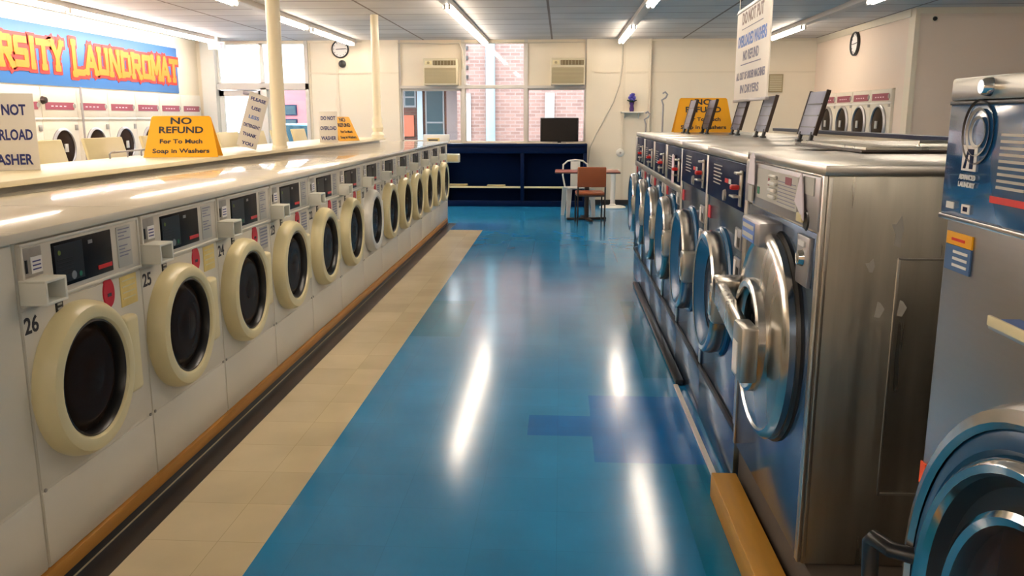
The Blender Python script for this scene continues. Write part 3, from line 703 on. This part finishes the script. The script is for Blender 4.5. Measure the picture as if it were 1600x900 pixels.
# raised grey lids on the tops of the right row
def lid_stand():
    t = thing('soap_lid', 'x', 'lid', group='grey lids raised on top of the right row')
    M = Matrix.Rotation(math.radians(14), 4, 'Y')
    b = MB(); b.box(-.008, .008, -.16, .16, .04, .285, lidgrey, .006, 2, M=M)
    for k in range(3): b.box(-.012, -.008, -.14, .14, .08 + k * .065, .086 + k * .065, black, 0, M=M)
    b.box(-.012, .012, -.165, -.15, .04, .29, dark_metal, .003, M=M); b.box(-.012, .012, .15, .165, .04, .29, dark_metal, .003, M=M); b.build('plate', t)
    b = MB()
    for y in (-.11, .11): b.cyl((0, y, 0), (.012, y, .055), .012, black, seg=10); b.lathe([(0, .012), (.022, .012), (.024, 0)], (0, y, 0), Z3, black, 12)
    b.build('hinge', t); return t
ls = lid_stand()
for i, (x, y, lab) in enumerate([(1.37, 4.93, 'largest and nearest grey lid raised on top of the right row'), (1.36, 6.0, 'grey lid raised on the right row under the right half of the hanging sign'),
                              (1.36, 6.85, 'grey lid raised on the right row under the left edge of the hanging sign'), (1.20, 7.3, 'grey lid raised before the right part of the yellow sign'),
                              (1.06, 7.42, 'grey lid raised before the left part of the yellow sign')]):
    if i == 0: ls.location = (x, y, 1.363); ls['label'] = lab
    else: copy_thing(ls, lab, (x, y, 1.363))
# the near lid stands on the hatch-free top, all tops are level at 1.362

# hanging sign
t = thing('hanging_sign', 'white lettered sign board hanging from the ceiling above the right row', 'sign', (1.37, 6.43, 1.625), PI / 2 - .03)
w = 1.26; hh = .69
b = MB(); b.box(-w / 2, w / 2, -.006, .006, 0, hh, sign_white, .002); b.build('board', t)
b = MB(); b.box(-w / 2 - .01, w / 2 + .01, -.012, .012, -.012, .008, steel_dull, .003); b.box(-w / 2 - .01, w / 2 + .01, -.012, .012, hh - .03, hh - .015, steel_dull, .003); b.build('rail', t)
b = MB()
for s_, z, h_, ww, m_ in (('DO NOT PUT', .565, .085, .80, ink_brown), ('OVERLOADED WASHERS', .40, .085, 1.08, ink_lblue), ('NO REFUND', .295, .070, .60, ink_grey), ('ALL OUT OF ORDER MACHINES', .155, .055, 1.10, ink_grey), ('IN DRYERS', .055, .060, .72, ink_grey)):
    b = MB(); b.text(s_, (.0, .0065, z), -X3, Z3, h_, m_, width=ww, bold=.03); b.build('lettering', t)
b = MB(); b.box(-.4, .4, .006, .0085, .525, .530, ink_grey); b.build('underline', t)
b = MB(); b.box(-.38, .38, .006, .0085, .26, .267, ink_grey); b.build('underline', t)
b = MB()
for x in (-w / 2 + .05, w / 2 - .05): b.cyl((x, 0, hh), (x, 0, CEIL - 1.625), .003, steel_trim, seg=6)
b.build('wire', t)

# ------------------------------------------------------------------ fluorescent fixtures
def fixture(x, y0, y1, lit, label, two=True, tm=None):
    tm = tm or tube_m
    t = thing('ceiling_light', label, 'light', (x, y0, CEIL), group='fluorescent strip lights')
    b = MB(); b.box(-.055, .055, 0, y1 - y0, -.06, 0, fix_body, .006); b.build('housing', t)
    for (a, c_) in lit:
        for dx in ((-.026, .026) if two else (0,)):
            b = MB(); b.cyl((dx, a - y0, -.085), (dx, c_ - y0, -.085), .019, tm, seg=12); tu = b.build('tube', t)
            for yy, s_ in ((a - y0, 1), (c_ - y0, -1)):
                b = MB(); b.box(dx - .012, dx + .012, yy - (.03 if s_ > 0 else .001), yy + (.001 if s_ > 0 else .03), -.11, -.06, fix_body, .003); b.build('tube_holder', tu)
    return t
fixture(-1.29, -3.2, 14.85, [(-2.8, -.4), (3.6, 6.0), (9.85, 12.25), (12.35, 14.75)], 'strip light over the left side of the aisle, ending before the middle window')
fixture(.97, -3.2, 14.65, [(-2.8, -.4), (3.4, 5.6), (7.4, 9.85), (12.15, 14.5)], 'strip light over the right side of the aisle, ending before the cream pier')
fixture(-3.55, -3.2, 14.75, [(-2.8, -.4), (3.4, 5.8), (7.0, 9.4), (10.85, 12.0), (12.3, 14.65)], 'strip light ending above the round wall clock on the back wall')
fixture(3.30, -3.2, 14.45, [(-2.8, -.4), (3.4, 5.8), (7.3, 9.7), (12.3, 14.1)], 'strip light passing behind the hanging sign on the right')
fixture(-5.72, -3.2, 14.3, [(-2.8, -.4), (3.4, 5.8), (7.4, 9.8), (9.95, 12.3), (12.4, 14.2)], 'bright strip light along the left wall above the blue banner', tm=mat('bright_tube', (1, 1, 1), .4, emit=(1, .93, .86), es=TUBE_STRENGTH * 2.2))

# ------------------------------------------------------------------ left wall: banner and dryers
t = thing('banner', 'blue wall banner reading UNIVERSITY LAUNDROMAT in orange letters', 'banner', (LW + .004, 0, 0))
b = MB(); b.box(0, .02, 6.3, 14.05, 1.885, 2.605, banner_blue, .002); b.build('panel', t)
GL = {  # block letters on a 1 x 1 cell: strokes; serifs are added at free ends
 'U': [((.2, 1), (.2, .2)), ((.2, .08), (.8, .08)), ((.8, .2), (.8, 1))], 'N': [((.18, 0), (.18, 1)), ((.18, 1), (.82, 0)), ((.82, 0), (.82, 1))], 'I': [((.5, 0), (.5, 1))],
 'V': [((.15, 1), (.5, 0)), ((.5, 0), (.85, 1))], 'E': [((.2, 0), (.2, 1)), ((.2, .92), (.85, .92)), ((.2, .5), (.7, .5)), ((.2, .08), (.85, .08))],
 'R': [((.2, 0), (.2, 1)), ((.2, .92), (.75, .92)), ((.8, .9), (.8, .55)), ((.2, .48), (.75, .48)), ((.5, .48), (.85, 0))],
 'S': [((.82, .92), (.22, .92)), ((.2, .9), (.2, .55)), ((.22, .5), (.8, .5)), ((.82, .48), (.82, .1)), ((.8, .08), (.18, .08))],
 'T': [((.5, 0), (.5, .95)), ((.1, .92), (.9, .92))], 'Y': [((.5, 0), (.5, .45)), ((.5, .45), (.15, 1)), ((.5, .45), (.85, 1))], 'L': [((.22, 0), (.22, 1)), ((.2, .08), (.85, .08))],
 'A': [((.12, 0), (.5, 1)), ((.5, 1), (.88, 0)), ((.28, .33), (.72, .33))], 'D': [((.2, 0), (.2, 1)), ((.2, .92), (.7, .92)), ((.82, .85), (.82, .15)), ((.2, .08), (.7, .08))],
 'O': [((.2, .12), (.2, .88)), ((.2, .92), (.8, .92)), ((.8, .88), (.8, .12)), ((.2, .08), (.8, .08))], 'M': [((.14, 0), (.14, 1)), ((.14, 1), (.5, .3)), ((.5, .3), (.86, 1)), ((.86, 1), (.86, 0))]}
SER = {'U': [(.2, 1), (.8, 1)], 'N': [(.18, 0), (.18, 1), (.82, 1)], 'I': [(.5, 0), (.5, 1)], 'V': [(.15, 1), (.85, 1)], 'E': [(.2, 0), (.2, 1)], 'R': [(.2, 0), (.2, 1), (.85, 0)], 'S': [], 'T': [(.5, 0)],
       'Y': [(.5, 0), (.15, 1), (.85, 1)], 'L': [(.22, 0), (.22, 1)], 'A': [(.12, 0), (.88, 0)], 'D': [(.2, 0), (.2, 1)], 'O': [], 'M': [(.14, 0), (.14, 1), (.86, 1), (.86, 0)]}
def glyph(mb, ch, y0, w, z0, h, grow, x, mt):
    th = .060 + grow
    def bar(p, q, th, e):
        P = Vector((y0 + p[0] * w, z0 + p[1] * h)); Q = Vector((y0 + q[0] * w, z0 + q[1] * h)); d_ = (Q - P).normalized(); n = Vector((-d_.y, d_.x)) * th / 2
        P -= d_ * (.02 + grow / 2); Q += d_ * (.02 + grow / 2)
        mb.prism([(P + n)[:], (P - n)[:], (Q - n)[:], (Q + n)[:]], (x + e, 0, 0), Y3, Z3, .006, mt)
    e = 0
    for p, q in GL[ch]: e += .0006; bar(p, q, th, e)
    for s_ in SER[ch]: bar((s_[0] - .10, s_[1] + (.03 if s_[1] == 0 else -.03)), (s_[0] + .10, s_[1] + (.03 if s_[1] == 0 else -.03)),   .05 + grow, .0003)
def word(mb, grow, x, mt):
    y = 8.17
    for i, ch in enumerate('UNIVERSITY'):
        w = {'I': .17}.get(ch, .295); glyph(mb, ch, y, w, 2.09 if i else 2.05, .33 if i else .42, grow, x, mt); y += w * .96
    y = 10.93
    for i, ch in enumerate('LAUNDROMAT'):
        w = .315; glyph(mb, ch, y, w * 1.02, 2.08 if i else 2.04, .33 if i else .42, grow, x, mt); y += w * .985
b = MB(); word(b, .10, .020, banner_red); b.build('letter_outline', t)
b = MB(); word(b, .022, .027, banner_orange); b.build('lettering', t)
b = MB(); b.lathe([(0, .05), (.035, .045), (.05, .0)], (LW + .14, 10.05, 1.70), X3, dark_metal, 16); tag(b.build('round_knob'), 'small dark round knob above a dryer, below the banner on the left wall', 'knob')

def dryer(w, zs, R, fz, name='stacked_dryer', grp=None, strip=True, dp=0.):
    t0 = thing(name, 'x', 'dryer', group=grp); hw = w / 2; t = t0
    b = MB(); b.box(.002, .12, -hw + .002, hw - .002, 0, fz[1], fascia, .006)
    b.box(.118, .126, -hw + .006, hw - .006, fz[0], fz[1] - .01, fascia, .003); b.box(.118, .132, -hw + .002, hw - .002, fz[0] - .03, fz[0] - .005, ring_white, .003); b.build('cabinet', t)
    if strip:
        b = MB(); b.box(.126, .130, -hw * .80, hw * .80, fz[2], fz[2] + .09, maroon); 
        for k in range(4): b.box(.130, .131, -hw * .5 + k * .09, -hw * .5 + k * .09 + .05, fz[2] + .035, fz[2] + .05, paper_pink)
        b.build('maroon_strip', t)
        b = MB(); b.lathe([(0, .134), (.03, .134), (.034, .126)], (0, hw * .82, fz[2] + .05), X3, grey_plate, 16); b.build('dial', t)
    for z in zs:
        b = MB(); opening_ring(b, (.118, 0, z), [(R, 0), (R + .004, .02), (R - .012, .034), (R - .026, .036), (R - .03, .02)], steel_dull, 40); d = b.build('door', t)
        b = MB(); opening_ring(b, (.118, 0, z), [(0, .034), (R * .4, .032), (R - .028, .02)], dark_glass, 40); b.build('door_glass', d)
        b = MB(); b.box(.15, .168, -.03, .03, z - .05, z + .05, paper_grey if z > .8 else steel_dull, .003); b.build('door_label', d)
        b = MB(); b.box(.12, .128, hw - .09, hw - .02, z + R - .03, z + R + .04, grey_plate, .002); b.build('number_plate', t)
    return t
dr = dryer(.765, (1.12, .42), .245, (1.50, 1.86, 1.59), grp='stacked dryers on the left wall')
k0 = 0
ly = [8.89, 9.655, 10.42, 11.185, 11.95, 12.715, 13.48, 14.25]
for i, y in enumerate(ly):
    lab = 'cream stacked dryer on the left wall, %s from the entrance corner' % ['first', 'second', 'third', 'fourth', 'fifth', 'sixth', 'seventh', 'eighth'][len(ly) - 1 - i]
    if i == 0: dr.location = (LW, y, 0); dr['label'] = lab
    else: copy_thing(dr, lab, (LW, y, 0))
b = MB(); b.tube([(LW + .175, 10.83, 0), (LW + .175, 10.83, 1.88)], .015, steel_dull); t = thing('conduit', 'thin vertical pipe between two dryers on the left wall', 'pipe', (0, 0, 0)); b.build('pipe', t)

dr2 = dryer(.74, (1.40, .55), .26, (1.70, 1.86, 1.715), grp='dryers in the right wall')
for i, y in enumerate([11.72, 12.46, 13.2, 13.94]):
    lab = ['cream dryer in the right wall, nearest the wall corner', 'cream dryer in the right wall, second from the corner', 'cream dryer in the right wall, third from the corner', 'cream dryer in the right wall, farthest and behind a grey lid'][i]
    if i == 0: dr2.location = (RW + .085, y, 0); dr2.rotation_euler = (0, 0, PI); dr2['label'] = lab
    else: copy_thing(dr2, lab, (RW + .085, y, 0), PI)

# ------------------------------------------------------------------ clocks, vent, exit sign on the walls
def clock(loc, rz, R, label):
    t = thing('wall_clock', label, 'clock', loc, rz)
    b = MB(); b.lathe([(R, 0), (R, .035), (R * .94, .045), (R * .86, .035), (R * .85, .02)], (0, 0, 0), (0, -1, 0), black, 40); b.build('rim', t)
    b = MB(); b.lathe([(0, .022), (R * .86, .022)], (0, 0, 0), (0, -1, 0), paper_w, 40); b.build('face', t)
    b = MB()
    for k in range(12): b.box(-.004, .004, -.027, -.022, R * .68, R * .8, ink, M=Matrix.Rotation(k * PI / 6, 4, 'Y'))
    b.build('hour_marks', t)
    for a, l_, nm in ((-1.62, .5, 'hour_hand'), (1.5, .7, 'minute_hand')):
        b = MB(); b.box(-.006, .006, -.03, -.027, -.01, R * l_, ink, M=Matrix.Rotation(a, 4, 'Y')); b.build(nm, t)
    return t
clock((-3.81, BACK, 2.645), 0, .15, 'round black-rimmed wall clock on the back wall above the small black bell')
clock((RW, 12.96, 2.54), PI / 2 + PI, .17, 'round black-rimmed clock on the beige right wall')
t = thing('alarm_bell', 'small black round bell below the clock on the back wall', 'bell', (-3.78, BACK, 2.40))
b = MB(); b.lathe([(.03, 0), (.03, .02), (.065, .025), (.06, .05), (.02, .06), (0, .06)], (0, 0, 0), (0, -1, 0), black, 24); b.build('gong', t)
b = MB(); b.box(-.09, .09, -.008, 0, -.09, .09, wall_m, .003); b.build('back_plate', t)
t = thing('wall_vent', 'small tan louvred vent on the back wall right of the hanging sign', 'vent', (3.60, BACK, 2.06))
b = MB(); b.box(-.12, .12, -.02, 0, -.15, .15, ac_grille, .004); b.build('frame', t)
b = MB()
for k in range(9): b.box(-.10, .10, -.028, -.018, -.125 + k * .029, -.108 + k * .029, ac_body, .002)
b.build('louvre', t)
t = thing('exit_sign', 'small red EXIT sign hanging under the ceiling at the entrance corner', 'sign', (-5.62, 14.0, 2.64))
b = MB(); b.box(-.14, .14, -.02, .02, -.06, .06, ring_white, .006); b.box(-.02, .02, -.01, .01, .06, .151, ring_white); b.build('housing', t)
b = MB(); b.text('EXIT', (0, -.021, -.042), X3, Z3, .085, exit_red, width=.23, bold=.03); b.build('lettering', t)
t = thing('security_sensor', 'small dark sensor high on the beige wall by the right jog', 'sensor', (4.47, JOG - .12, 2.66))
b = MB(); b.lathe([(0, .03), (.02, .028), (.03, 0)], (0, 0, 0), (0, -1, 0), black, 16); b.build('lens', t)
b = MB(); b.box(-.035, .035, -.006, 0, -.035, .035, trim_m, .002); b.build('mount', t)

# air conditioners
def ac(x, label):
    t = thing('air_conditioner', label, 'air conditioner', (x, BACK, 2.03), group='wall air conditioners'); w = .285
    b = MB(); b.box(-w, w, -.28, .05, 0, .44, ac_body, .012, 3); b.build('body', t)
    b = MB(); b.box(-w + .02, w - .02, -.286, -.278, .03, .285, ac_grille, .004)
    for k in range(11): b.box(-w + .03, w - .03, -.292, -.284, .042 + k * .022, .050 + k * .022, mat('ac_slat', (.50, .43, .27), .5))
    b.build('grille', t)
    b = MB(); b.box(-.12, w - .02, -.286, -.278, .325, .405, ac_dark, .004)
    for k in range(7): b.box(-.1 + k * .055, -.095 + k * .055, -.29, -.284, .33, .40, ac_body)
    b.build('vent', t)
    b = MB(); b.box(-w + .03, -.14, -.284, -.278, .335, .40, ring_cream, .003); b.lathe([(0, .016), (.02, .014), (.022, 0)], (-.2, -.284, .367), (0, -1, 0), ac_grille, 14); b.build('control_knob', t)
    return t
a1 = ac(-2.05, 'cream window air conditioner left of the tall middle window')
copy_thing(a1, 'cream window air conditioner above the television', (.10, BACK, 2.03))

# ------------------------------------------------------------------ navy counter under the windows
t = thing('counter', 'long navy painted open counter under the back windows', 'counter', (0, 0, 0))
b = MB(); b.box(-2.8, .44, 14.38, BACK - .005, 1.02, 1.06, navy_wood, .004); b.build('top', t)
for x in (-2.79, -1.98, -.68, .38):
    b = MB(); b.box(x, x + .06, 14.42, 14.81, 0, 1.02, navy_wood, .003); b.build('upright', t)
b = MB(); b.box(-2.8, .44, 14.42, 14.46, .90, 1.02, navy_wood, .003); b.box(-2.8, .44, 14.42, 14.46, 0, .10, navy_wood, .003); b.build('rail', t)
b = MB(); b.box(-2.8, .44, 14.62, 14.65, .0, 1.02, navy_deep); b.build('back_board', t)
b = MB(); b.box(-2.73, .38, 14.44, 14.62, .31, .335, navy_wood); b.box(-2.73, .38, 14.43, 14.441, .315, .345, ring_cream, .002); b.build('shelf', t)
def papers(x, n, lab):
    t = thing('paper_stack', lab, 'papers', (x, 14.53, .347))
    for k in range(n):
        b = MB(); b.box(-.15, .15, -.07, .07, .006 * k, .006 * k + .005, yel_label if k % 2 else ring_cream, M=Matrix.Rotation(random.uniform(-.35, .35), 4, 'Z')); b.build('sheet', t)
papers(-1.75, 5, 'small heap of cream papers on the left part of the navy counter shelf'); papers(-1.1, 3, 'small heap of cream papers near the middle of the navy counter shelf')
t = thing('television', 'flat black television standing on the navy counter before the right window', 'television', (-.03, 14.70, 1.06))
b = MB(); b.box(-.325, .325, -.02, .02, .03, .43, black, .006); b.build('casing', t)
b = MB(); b.box(-.31, .31, -.023, -.019, .045, .415, tub); b.build('screen', t)
b = MB(); b.box(-.12, .12, -.07, .07, 0, .012, black, .004); b.box(-.03, .03, -.01, .02, .01, .05, black, .003); b.build('stand', t)
t = thing('counter_box', 'white printed box on the counter in the left window', 'box', (-2.12, 14.55, 1.06))
b = MB(); b.box(-.22, .22, -.06, .06, 0, .15, ring_white, .008); b.build('carton', t)
b = MB(); b.box(-.15, .06, -.0625, -.0600, .03, .09, yel_label); b.box(-.13, .03, -.064, -.062, .045, .07, ink); b.build('print', t)
t = thing('cable', 'thin cable lying along the counter below the television', 'cable', (0, 0, 0))
b = MB(); b.tube([(-.75, 14.55, 1.066), (-.6, 14.5, 1.066), (-.45, 14.56, 1.066), (-.1, 14.5, 1.066), (.3, 14.52, 1.066), (.40, 14.6, 1.066)], .006, cable_m); b.build('wire', t)
t = thing('cable', 'grey cable hanging in a long curve down the cream pier', 'cable', (0, 0, 0))
pts = [(1.02, BACK - .08, 2.74), (1.02, BACK - .08, 2.4), (.98, BACK - .08, 2.05), (.88, BACK - .08, 1.75), (.74, BACK - .08, 1.48), (.60, BACK - .08, 1.22), (.50, BACK - .08, 1.0), (.47, BACK - .08, .6), (.47, BACK - .08, .1)]
b = MB(); b.tube(pts, .012, cable_m); b.build('wire', t)
b = MB(); b.tube([(-2.8, BACK - .05, 2.74), (-2.0, BACK - .06, 2.72), (-1.75, BACK - .06, 2.73), (-1.69, BACK - .06, 2.6), (-1.69, BACK - .05, 2.3)], .012, cable_m); b.tube([(-1.7, BACK - .05, 2.74), (-.7, BACK - .05, 2.73), (.4, BACK - .05, 2.745)], .01, cable_m)
t = thing('cable', 'cable run along the top of the window bay under the ceiling', 'cable', (0, 0, 0)); b.build('wire', t)
# wall shelf with vase
t = thing('wall_shelf', 'small white wall shelf on the cream pier', 'shelf', (1.20, BACK - .07, 1.57))
b = MB(); b.box(-.19, .19, -.16, 0, 0, .022, ring_white, .004); b.build('board', t)
b = MB(); 
for x in (-.12, .12): b.prism([(0, 0), (0, -.09), (.10, 0)], (x, 0, 0), (0, -1, 0), Z3, .015, ring_white)
b.build('bracket', t)
t = thing('flower_vase', 'dark purple vase of blue flowers on the small white wall shelf', 'vase', (1.19, BACK - .15, 1.592))
b = MB(); b.lathe([(0, 0), (.035, 0), (.042, .05), (.03, .10), (.045, .15), (.04, .15), (.0, .06)], (0, 0, 0), Z3, purple, 20); b.build('vase', t)
b = MB()
for k in range(14):
    a = random.uniform(0, 6.28); rr = random.uniform(.0, .075); b.sphere((math.cos(a) * rr, math.sin(a) * rr * .6, .24 + random.uniform(-.05, .06)), .026, flower_b, 8)
b.build('flowers', t)
b = MB()
for k in range(9):
    a = random.uniform(0, 6.28); b.tube([(0, 0, .12), (math.cos(a) * .04, math.sin(a) * .03, .17), (math.cos(a) * .08, math.sin(a) * .05, .19)], .01, leaf, 5)
b.build('leaves', t)
t = thing('wall_fitting', 'small round white fitting on the cream pier above the table', 'fitting', (1.02, BACK - .07, .90))
b = MB(); b.lathe([(0, .05), (.04, .048), (.065, .03), (.07, 0)], (0, 0, 0), (0, -1, 0), ring_white, 24); b.build('cover', t)
b = MB(); b.lathe([(0, .056), (.015, .055), (.018, .048)], (0, 0, 0), (0, -1, 0), grey_plate, 14); b.build('knob', t)
t = thing('pedestal_stand', 'white pedestal post with round floor base by the cream pier', 'stand', (.88, 14.35, 0))
b = MB(); b.lathe([(0, 0), (.22, 0), (.225, .015), (.19, .03), (.06, .045), (.04, .07), (0, .07)], (0, 0, 0), Z3, ring_white, 36); b.build('base', t)
b = MB(); b.cyl((0, 0, .06), (0, 0, .62), .04, ring_white, seg=20); b.build('post', t)
b = MB(); b.lathe([(0, .03), (.12, .03), (.125, .015), (.06, 0), (0, 0)], (0, 0, .61), Z3, ring_white, 28); b.build('head', t)

# cart hanging rails
def rail(x, y, lab, top):
    t = thing('hanging_rail', lab, 'rail', (x, y, 0))
    b = MB(); b.tube([(0, 0, .03), (0, 0, top)], .011, steel_dull); b.build('post', t)
    b = MB(); b.tube([(0, 0, top - .01), (-.02, 0, top + .05), (.03, 0, top + .08), (.05, 0, top + .12), (.02, 0, top + .15), (-.01, 0, top + .13)], .011, steel_dull); b.build('hook', t)
    b = MB(); b.lathe([(0, 0), (.13, 0), (.13, .02), (.02, .04)], (0, 0, 0), Z3, steel_dull, 24); b.build('base', t)
    return t
rail(1.28, 11.0, 'thin metal pole with curled hook behind the far end of the right row', 1.66)
rail(1.10, 11.3, 'shorter thin metal pole left of the hooked pole behind the right row', 1.42)

# ------------------------------------------------------------------ table and chairs
t = thing('cafe_table', 'small rectangular maroon-topped table on a dark pedestal', 'table', (.39, 12.62, 0))
b = MB(); b.box(-.47, .47, -.30, .30, .70, .725, table_top_m, .006); b.box(-.473, .473, -.303, .303, .703, .716, dark_metal, .003); b.build('tabletop', t)
b = MB(); b.cyl((0, 0, .03), (0, 0, .70), .035, dark_metal, seg=20); b.build('post', t)
b = MB()
for a in (0, PI / 2): b.box(-.30, .30, -.03, .03, .0, .035, dark_metal, .008, M=Matrix.Rotation(a + .2, 4, 'Z'))
b.build('cross_base', t)
t = thing('side_chair', 'orange vinyl chair with dark legs, in front of the maroon table', 'chair', (.42, 12.12, 0), r(4)); 
b = MB(); b.box(-.20, .20, -.20, .20, .42, .465, orange_seat, .02, 3); b.build('seat', t)
b = MB(); b.box(-.20, .20, -.235, -.205, .54, .82, orange_seat, .014, 3, M=Matrix.Identity(4)); b.build('backrest', t)
for x in (-.19, .19):
    b = MB(); b.tube([(x, -.21, 0), (x, -.215, .42), (x, -.215, .80)], .011, dark_metal); b.build('back_leg', t)
    b = MB(); b.tube([(x, .19, 0), (x, .17, .43)], .011, dark_metal); b.build('front_leg', t)
b = MB(); b.tube([(-.19, -.2, .415), (.19, -.2, .415)], .010, dark_metal); b.tube([(-.19, .17, .415), (.19, .17, .415)], .010, dark_metal)
for x in (-.19, .19): b.tube([(x, -.21, .415), (x, .17, .415)], .010, dark_metal)
b.build('seat_frame', t)
t = thing('metal_chair', 'white metal chair behind the maroon table, by the navy counter', 'chair', (.27, 13.05, 0), r(12))
b = MB(); b.box(-.18, .18, -.18, .18, .43, .45, white_metal, .008); b.build('seat', t)
for x in (-1, 1):
    for y in (-1, 1):
        b = MB(); b.prism([(-.028, 0), (.028, 0), (.04, .44), (-.04, .44)], (x * .20, y * .19, 0), (1, 0, 0), Vector((-x * .06, -y * .06, 1)).normalized(), .02, white_metal); b.build('leg', t)
b = MB(); pts = [(-.17, -.17, .44), (-.20, -.20, .62), (-.19, -.21, .78), (-.12, -.22, .835), (0, -.225, .85), (.12, -.22, .835), (.19, -.21, .78), (.20, -.20, .62), (.17, -.17, .44)]
pts = [(x, -y, z) for x, y, z in pts]
b.tube(pts, .013, white_metal); b.box(-.075, .075, .205, .213, .44, .83, white_metal, .003); b.build('backrest', t)

# ------------------------------------------------------------------ outside, seen through the windows
shade_l = mat('pale_outdoor_paint', (.30, .32, .32), .7)
brick = tiled('pink_brick', (.215, .125, .11), (.25, .19, .175), .22, .075, .85, .2, .01, .5, coords='xz', bscale=2)
asphalt = mat('asphalt', (.20, .20, .20), .9, noise=.2)
pave = mat('pale_paving', (.45, .43, .40), .9, noise=.1)
b = MB(); b.box(-40, 30, BACK + .14, 45, -.12, -.02, asphalt); struct(b, 'ground_outside')
t = thing('brick_building', 'pink brick building with drainpipe seen through the back windows', 'building', (0, 18.6, 0))
b = MB(); b.box(-2.25, 12, 0, 4, -.02, 7, brick); b.build('wall', t)
b = MB(); b.cyl((-1.52, -.08, 0), (-1.52, -.08, 7), .10, mat('pale_blue_pipe', (.20, .30, .34), .5), seg=16); b.build('drainpipe', t)
b = MB(); b.box(-2.07, -1.95, -.05, 0, 0, 2.0, shade_l); b.build('door_frame', t)
b = MB(); b.box(-.35, -.15, -.05, 0, 0, 2.0, shade_l); b.build('white_post', t)
b = MB()
for k in range(6): b.box(-2.22, -2.0, -.05, .0, 2.1 + k * .2, 2.18 + k * .2, black)
b.build('shutter', t)
dimglass = mat('dark_shop_glass', (.012, .04, .055), .3, spec=.2)
shade_w = mat('shaded_white_frame', (.14, .15, .16), .6)  # white frames, the shade under the awning put into their colour
redbrick = tiled('red_brick', (.07, .02, .014), (.06, .05, .04), .22, .075, .85, .25, .01, .5, coords='xz', bscale=2)  # wall colour darkened as well, for the awning's shade
t = thing('shop_front', 'shaded red storefront with teal windows beyond the left window', 'building', (0, 22.5, 0))
b = MB(); b.box(-6.0, -2.6, 0, 3, -.02, 3.4, redbrick); b.box(-6.1, -2.5, -.9, 0, 2.45, 2.65, dark_metal); b.build('wall', t)
for x0, x1, z0, z1 in ((-3.56, -3.06, .5, 2.3), (-4.12, -3.80, 1.75, 2.35)):
    b = MB(); b.box(x0, x1, -.03, .0, z0, z1, shade_w); w_ = b.build('shop_window', t)
    b = MB(); b.box(x0 + .04, x1 - .04, -.035, -.028, z0 + .05, z1 - .05, dimglass); b.box(x0 + .04, x1 - .04, -.05, -.03, (z0 + z1) / 2 - .06, (z0 + z1) / 2 - .02, shade_w); b.build('pane', w_)
b = MB(); b.box(-3.76, -3.62, -.1, .0, 0, 2.45, mat('pale_blue_post', (.26, .32, .36), .6)); b.build('post', t)
b = MB(); b.box(-4.25, -3.86, -.06, 0, 1.0, 1.55, mat('orange_shop_board', (.30, .07, .03), .6)); b.build('shop_board', t)
b = MB(); b.box(-3.0, -2.6, -.02, 0, .4, 2.3, mat('greyish_render', (.16, .13, .13), .8)); b.build('render_strip', t)
pinkwall = mat('pink_render', (.32, .11, .125), .8, noise=.05)
t = thing('pink_building', 'pink house with dark blue windows across the street', 'building', (0, 24.5, 0))
b = MB(); b.box(-8.40, -7.25, 0, 4, -.02, 2.35, pinkwall); b.build('wall', t)
for z in (1.05, 1.45):
    b = MB(); b.box(-8.3, -7.6, -.04, 0, z + .1, z + .4, navy_wood); w_ = b.build('window', t)
    b = MB(); b.box(-8.27, -7.63, -.05, -.04, z + .13, z + .37, dimglass); b.build('pane', w_)
white_b = mat('white_render', (.85, .84, .82), .8)
t = thing('white_building', 'bright white building across the street beyond the entrance', 'building', (0, 29, 0))
b = MB(); b.box(-22, -8.2, 0, 4, -.02, 4.5, white_b); b.build('wall', t)
b = MB(); b.box(-15, -13, -.05, 0, 0, 2.2, alum); b.build('doorway', t)
# parked car
t = thing('parked_car', 'light blue parked car seen through the pane beside the entrance', 'car', (-6.3, 20.2, -.02), r(8))
cb = mat('light_blue_paint', (.16, .38, .62), .25, coat=.5)
b = MB(); b.prism([(-2, .25), (2, .25), (2.05, .6), (1.6, .8), (1.0, .85), (-1.7, .88), (-2.05, .7)], (0, .8, 0), X3, Z3, 1.6, cb); o1 = b.build('body', t)
b = MB(); b.prism([(-1.5, .84), (1.0, .84), (.5, 1.32), (-1.0, 1.36)], (0, .72, 0), X3, Z3, 1.44, dimglass); b.box(-1.0, .45, -.66, .68, 1.30, 1.37, cb, .02); b.build('cabin', t)
for x in (-1.3, 1.3):
    for y in (-.8, .7):
        b = MB(); b.cyl((x, y, .31), (x, y + .18, .31), .31, black, seg=24); b.cyl((x, y - .005, .31), (x, y + .185, .31), .18, steel_dull, seg=16); b.build('wheel', t)
